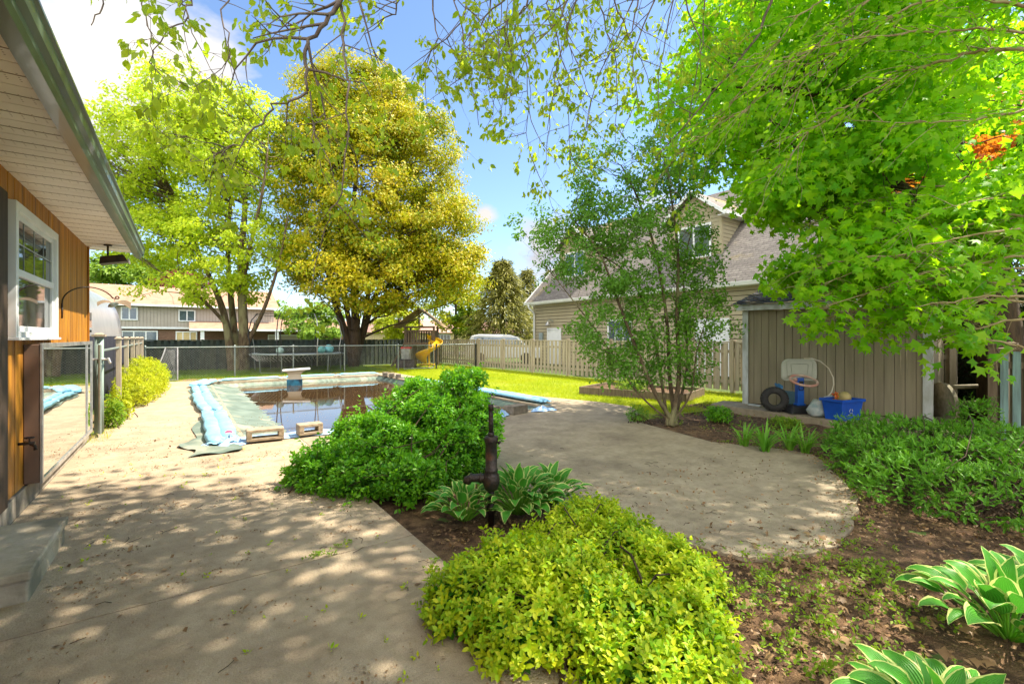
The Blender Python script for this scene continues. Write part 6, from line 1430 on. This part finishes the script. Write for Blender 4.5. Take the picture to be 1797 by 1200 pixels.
def ground_stuff():
    # lawn grass
    def inpoly(x,y,poly):
        ins=np.zeros(len(x),bool); j=len(poly)-1
        for i in range(len(poly)):
            xi,yi=poly[i]; xj,yj=poly[j]; c=((yi>y)!=(yj>y))&(x<(xj-xi)*(y-yi)/(yj-yi+1e-12)+xi); ins^=c; j=i
        return ins
    lawn=[(7.7,9.8),(8.35,8.2),(8.45,7.3),(7.8,6.3),(9,5.9),(10,6.3),(12.8,6.0),(12.8,25.9),(7.8,25.9),(7.75,19.4),(7.65,13)]
    bed=[(9.1,9.6),(10.05,6.9),(11.6,7.4),(10.7,10.1)]
    def grass(name,label,poly,n,h,m_,dens=None,excl=None):
        xs=[p[0] for p in poly]; ys=[p[1] for p in poly]; x=rng.uniform(min(xs),max(xs),n); y=rng.uniform(min(ys),max(ys),n); k=inpoly(x,y,poly)
        if excl: k&=~inpoly(x,y,excl)
        x,y=x[k],y[k]; 
        f=np.sin(x*1.9+y*.8)*np.sin(y*1.3-x*.7)+rng.normal(size=len(x))*.5; kk=f>-.75; x,y=x[kk],y[kk]; m=len(x)
        P=np.stack([x,y,np.full(m,-.025)],1); tip=rng.normal(size=(m,3))*.45+np.array([0,0,1]); o=leaves(name,m_,None,P,tip,rng.normal(size=(m,3)),h*rng.uniform(.5,1.3,m),'grass',kind='stuff'); o['label']=label; o['category']='grass'
    grass('lawn_grass','short sunlit yellow green lawn beside the weathered board fence',lawn,150000,.075,'grass',excl=bed)
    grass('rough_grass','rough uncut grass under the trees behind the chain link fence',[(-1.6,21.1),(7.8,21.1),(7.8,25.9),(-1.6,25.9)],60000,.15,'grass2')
    grass('edge_weeds','sparse weeds and dead grass in the dirt along the chain link fence',[(-1.3,20.4),(7.8,20.3),(7.8,21.4),(-1.3,21.4)],6000,.10,'grass')
    grass('edge_weeds','weeds at the foot of the timber wall and posts',[(-1.19,9.3),(-.95,9.3),(-.9,12.8),(-1.3,12.8)],1500,.08,'grass')
    # litter on deck
    def litter(name,label,P,size,m_,tm,cat,flat=.25):
        m=len(P); o=leaves(name,m_,None,P,rng.normal(size=(m,3))*np.array([1,1,flat]),rng.normal(size=(m,3))*flat+np.array([0,0,1]),size,tm,kind='stuff'); o['label']=label; o['category']=cat
    n=5200; cl=rng.uniform(0,1,(60,2))*np.array([2.5,8.2])+np.array([-1.1,1.2]); idx=rng.integers(0,60,n); xy=np.where(rng.uniform(0,1,(n,1))<.6,cl[idx]+rng.normal(size=(n,2))*np.array([.13,.05]),rng.uniform(0,1,(n,2))*np.array([2.6,10])+np.array([-1.1,1]))
    k=(xy[:,0]<1.48)&(xy[:,0]>-1.17)&~((xy[:,0]<-.7)&(xy[:,1]<5)); xy=xy[k]; P=np.column_stack([xy,np.full(len(xy),.006)])
    litter('fallen_debris','brown dried blossom and leaf scraps scattered over the concrete deck',P,rng.uniform(.006,.030,len(P))*np.where(rng.uniform(0,1,len(P))<.06,1.8,.85),'leaf_dead','kite','debris',.5)
    P=np.column_stack([rng.uniform(-1.0,1.4,110),rng.uniform(1.3,7.5,110),np.full(110,.008)]); P=P[~((P[:,0]<-.7)&(P[:,1]<5))]; litter('green_leaf_scraps','fresh green leaf scraps fallen on the concrete deck',P,rng.uniform(.02,.05,len(P)),'leaf_privet','clus','debris')
    P=np.column_stack([rng.uniform(2.8,8,500),rng.uniform(1.6,8,500),np.full(500,.006)]); litter('fallen_debris','fine specks of dry leaf scattered over the grey patio',P,rng.uniform(.006,.022,500),'leaf_dead','kite','debris')
    n=11000; P=np.column_stack([rng.uniform(1.6,6.2,n),rng.uniform(-.6,3.6,n),rng.uniform(-.03,.0,n)]); litter('leaf_litter','brown dead leaves and mulch over the bare planting soil',P,rng.uniform(.012,.045,n),'leaf_dead','kite','leaf litter',.5)
    n=320; P=np.column_stack([rng.uniform(2.0,4.2,n),rng.uniform(.3,1.9,n),rng.uniform(-.015,.01,n)]); litter('dead_maple_leaves','curled dead maple leaves lying on the bare soil in front',P,rng.uniform(.03,.085,n),'leaf_dead','maple','leaf litter',.35)
    n=2600; P=np.column_stack([rng.uniform(7,10.2,n),rng.uniform(1.8,6.6,n),rng.uniform(-.03,-.005,n)]); litter('leaf_litter','leaf litter over the soil below the shed slab',P,rng.uniform(.015,.05,n),'leaf_dead','kite','leaf litter',.5)
    ed=[G(*p) for p in ((1250,775),(1292,779),(1360,786),(1425,797),(1452,818),(1500,866),(1502,900),(1475,950),(1408,971),(1325,977),(1250,964),(1120,930),(1000,905))]
    P=[]; Q=[]; c0=Vector((4.5,3,0))
    for a,b in zip(ed[:-1],ed[1:]):
        for k in range(int((b-a).length*260)):
            f=rng.uniform(); p=a.lerp(b,f); o=(p-c0).normalized()*abs(rng.normal())*.10*(-1 if rng.uniform()<.45 else 1.3); P.append((p.x+o.x,p.y+o.y,rng.uniform(.0,.012)))
            if rng.uniform()<.12: Q.append((p.x+abs(o.x)*.8,p.y+o.y*.8-.03,.01))
    litter('leaf_litter','band of crumbled leaves and soil spilling over the patio edge',np.array(P),rng.uniform(.008,.035,len(P)),'leaf_dead','kite','leaf litter',.5)
    litter('edge_weeds','small weeds growing along the patio edge',np.array(Q),rng.uniform(.02,.05,len(Q)),'leaf_weed','clus','weeds',.6)
    # weeds on soil
    C=[]; 
    for _ in range(95):
        px,py=rng.uniform(1230,1640),rng.uniform(965,1190); g=G(px,py); C.append((g.x,g.y))
    for _ in range(50): C.append((rng.uniform(7.2,9.6),rng.uniform(3,6.3)))
    for _ in range(26): g=G(rng.uniform(1290,1560),rng.uniform(985,1060)); C.append((g.x,g.y))
    P=[]
    for c in C:
        for _ in range(rng.integers(2,9)): P.append((c[0]+rng.normal()*.05,c[1]+rng.normal()*.05,rng.uniform(0,.05)))
    P=np.array(P); litter('weeds','small green weeds sprouting from the bare soil',P,rng.uniform(.025,.055,len(P)),'leaf_weed','clus','weeds',.6)
    # weeds in joint
    P=[(G(a,b).x,G(a,b).y,.01) for a,b in ((555,975),(570,970),(590,962),(605,955),(545,980),(580,975),(765,985),(755,1000),(750,1060),(770,1090))]; P=np.array([(x+rng.normal()*.02,y+rng.normal()*.01,.012) for x,y,z in P for _ in range(5)]); litter('joint_weeds','little weeds growing out of the joint in the concrete deck',P,.035,'leaf_weed','clus','weeds')
    # floating specks
    n=1800; P=np.column_stack([rng.uniform(1.2,6.6,n),rng.uniform(8.8,19,n),np.full(n,-.168)]); litter('floating_debris','small pale seeds and leaf bits floating on the dark pool water',P,rng.uniform(.012,.04,n),'leaf_dead','kite','debris',.02)
    mb=MB(); rs=random.Random(8)
    for i in range(120):
        if i<60: x,y=rs.uniform(-1,1.4),rs.uniform(1.4,9)
        elif i<90: x,y=rs.uniform(3,5),rs.uniform(2,5)
        else: x,y=rs.uniform(1.7,4.2),rs.uniform(.3,2.4)
        if x<-.7 and y<5: continue
        a=rs.uniform(0,3.14); l=rs.uniform(.03,.13); mb.tube([(x,y,.006),(x+l*.5*math.cos(a),y+l*.5*math.sin(a),.012),(x+l*math.cos(a+.3),y+l*math.sin(a+.3),.006)],.0022,3)
    o=mb.build('fallen_twigs','bark_dark'); o['kind']='stuff'; o['label']='thin brown twigs scattered over deck, patio and soil'; o['category']='twigs'
ground_stuff()
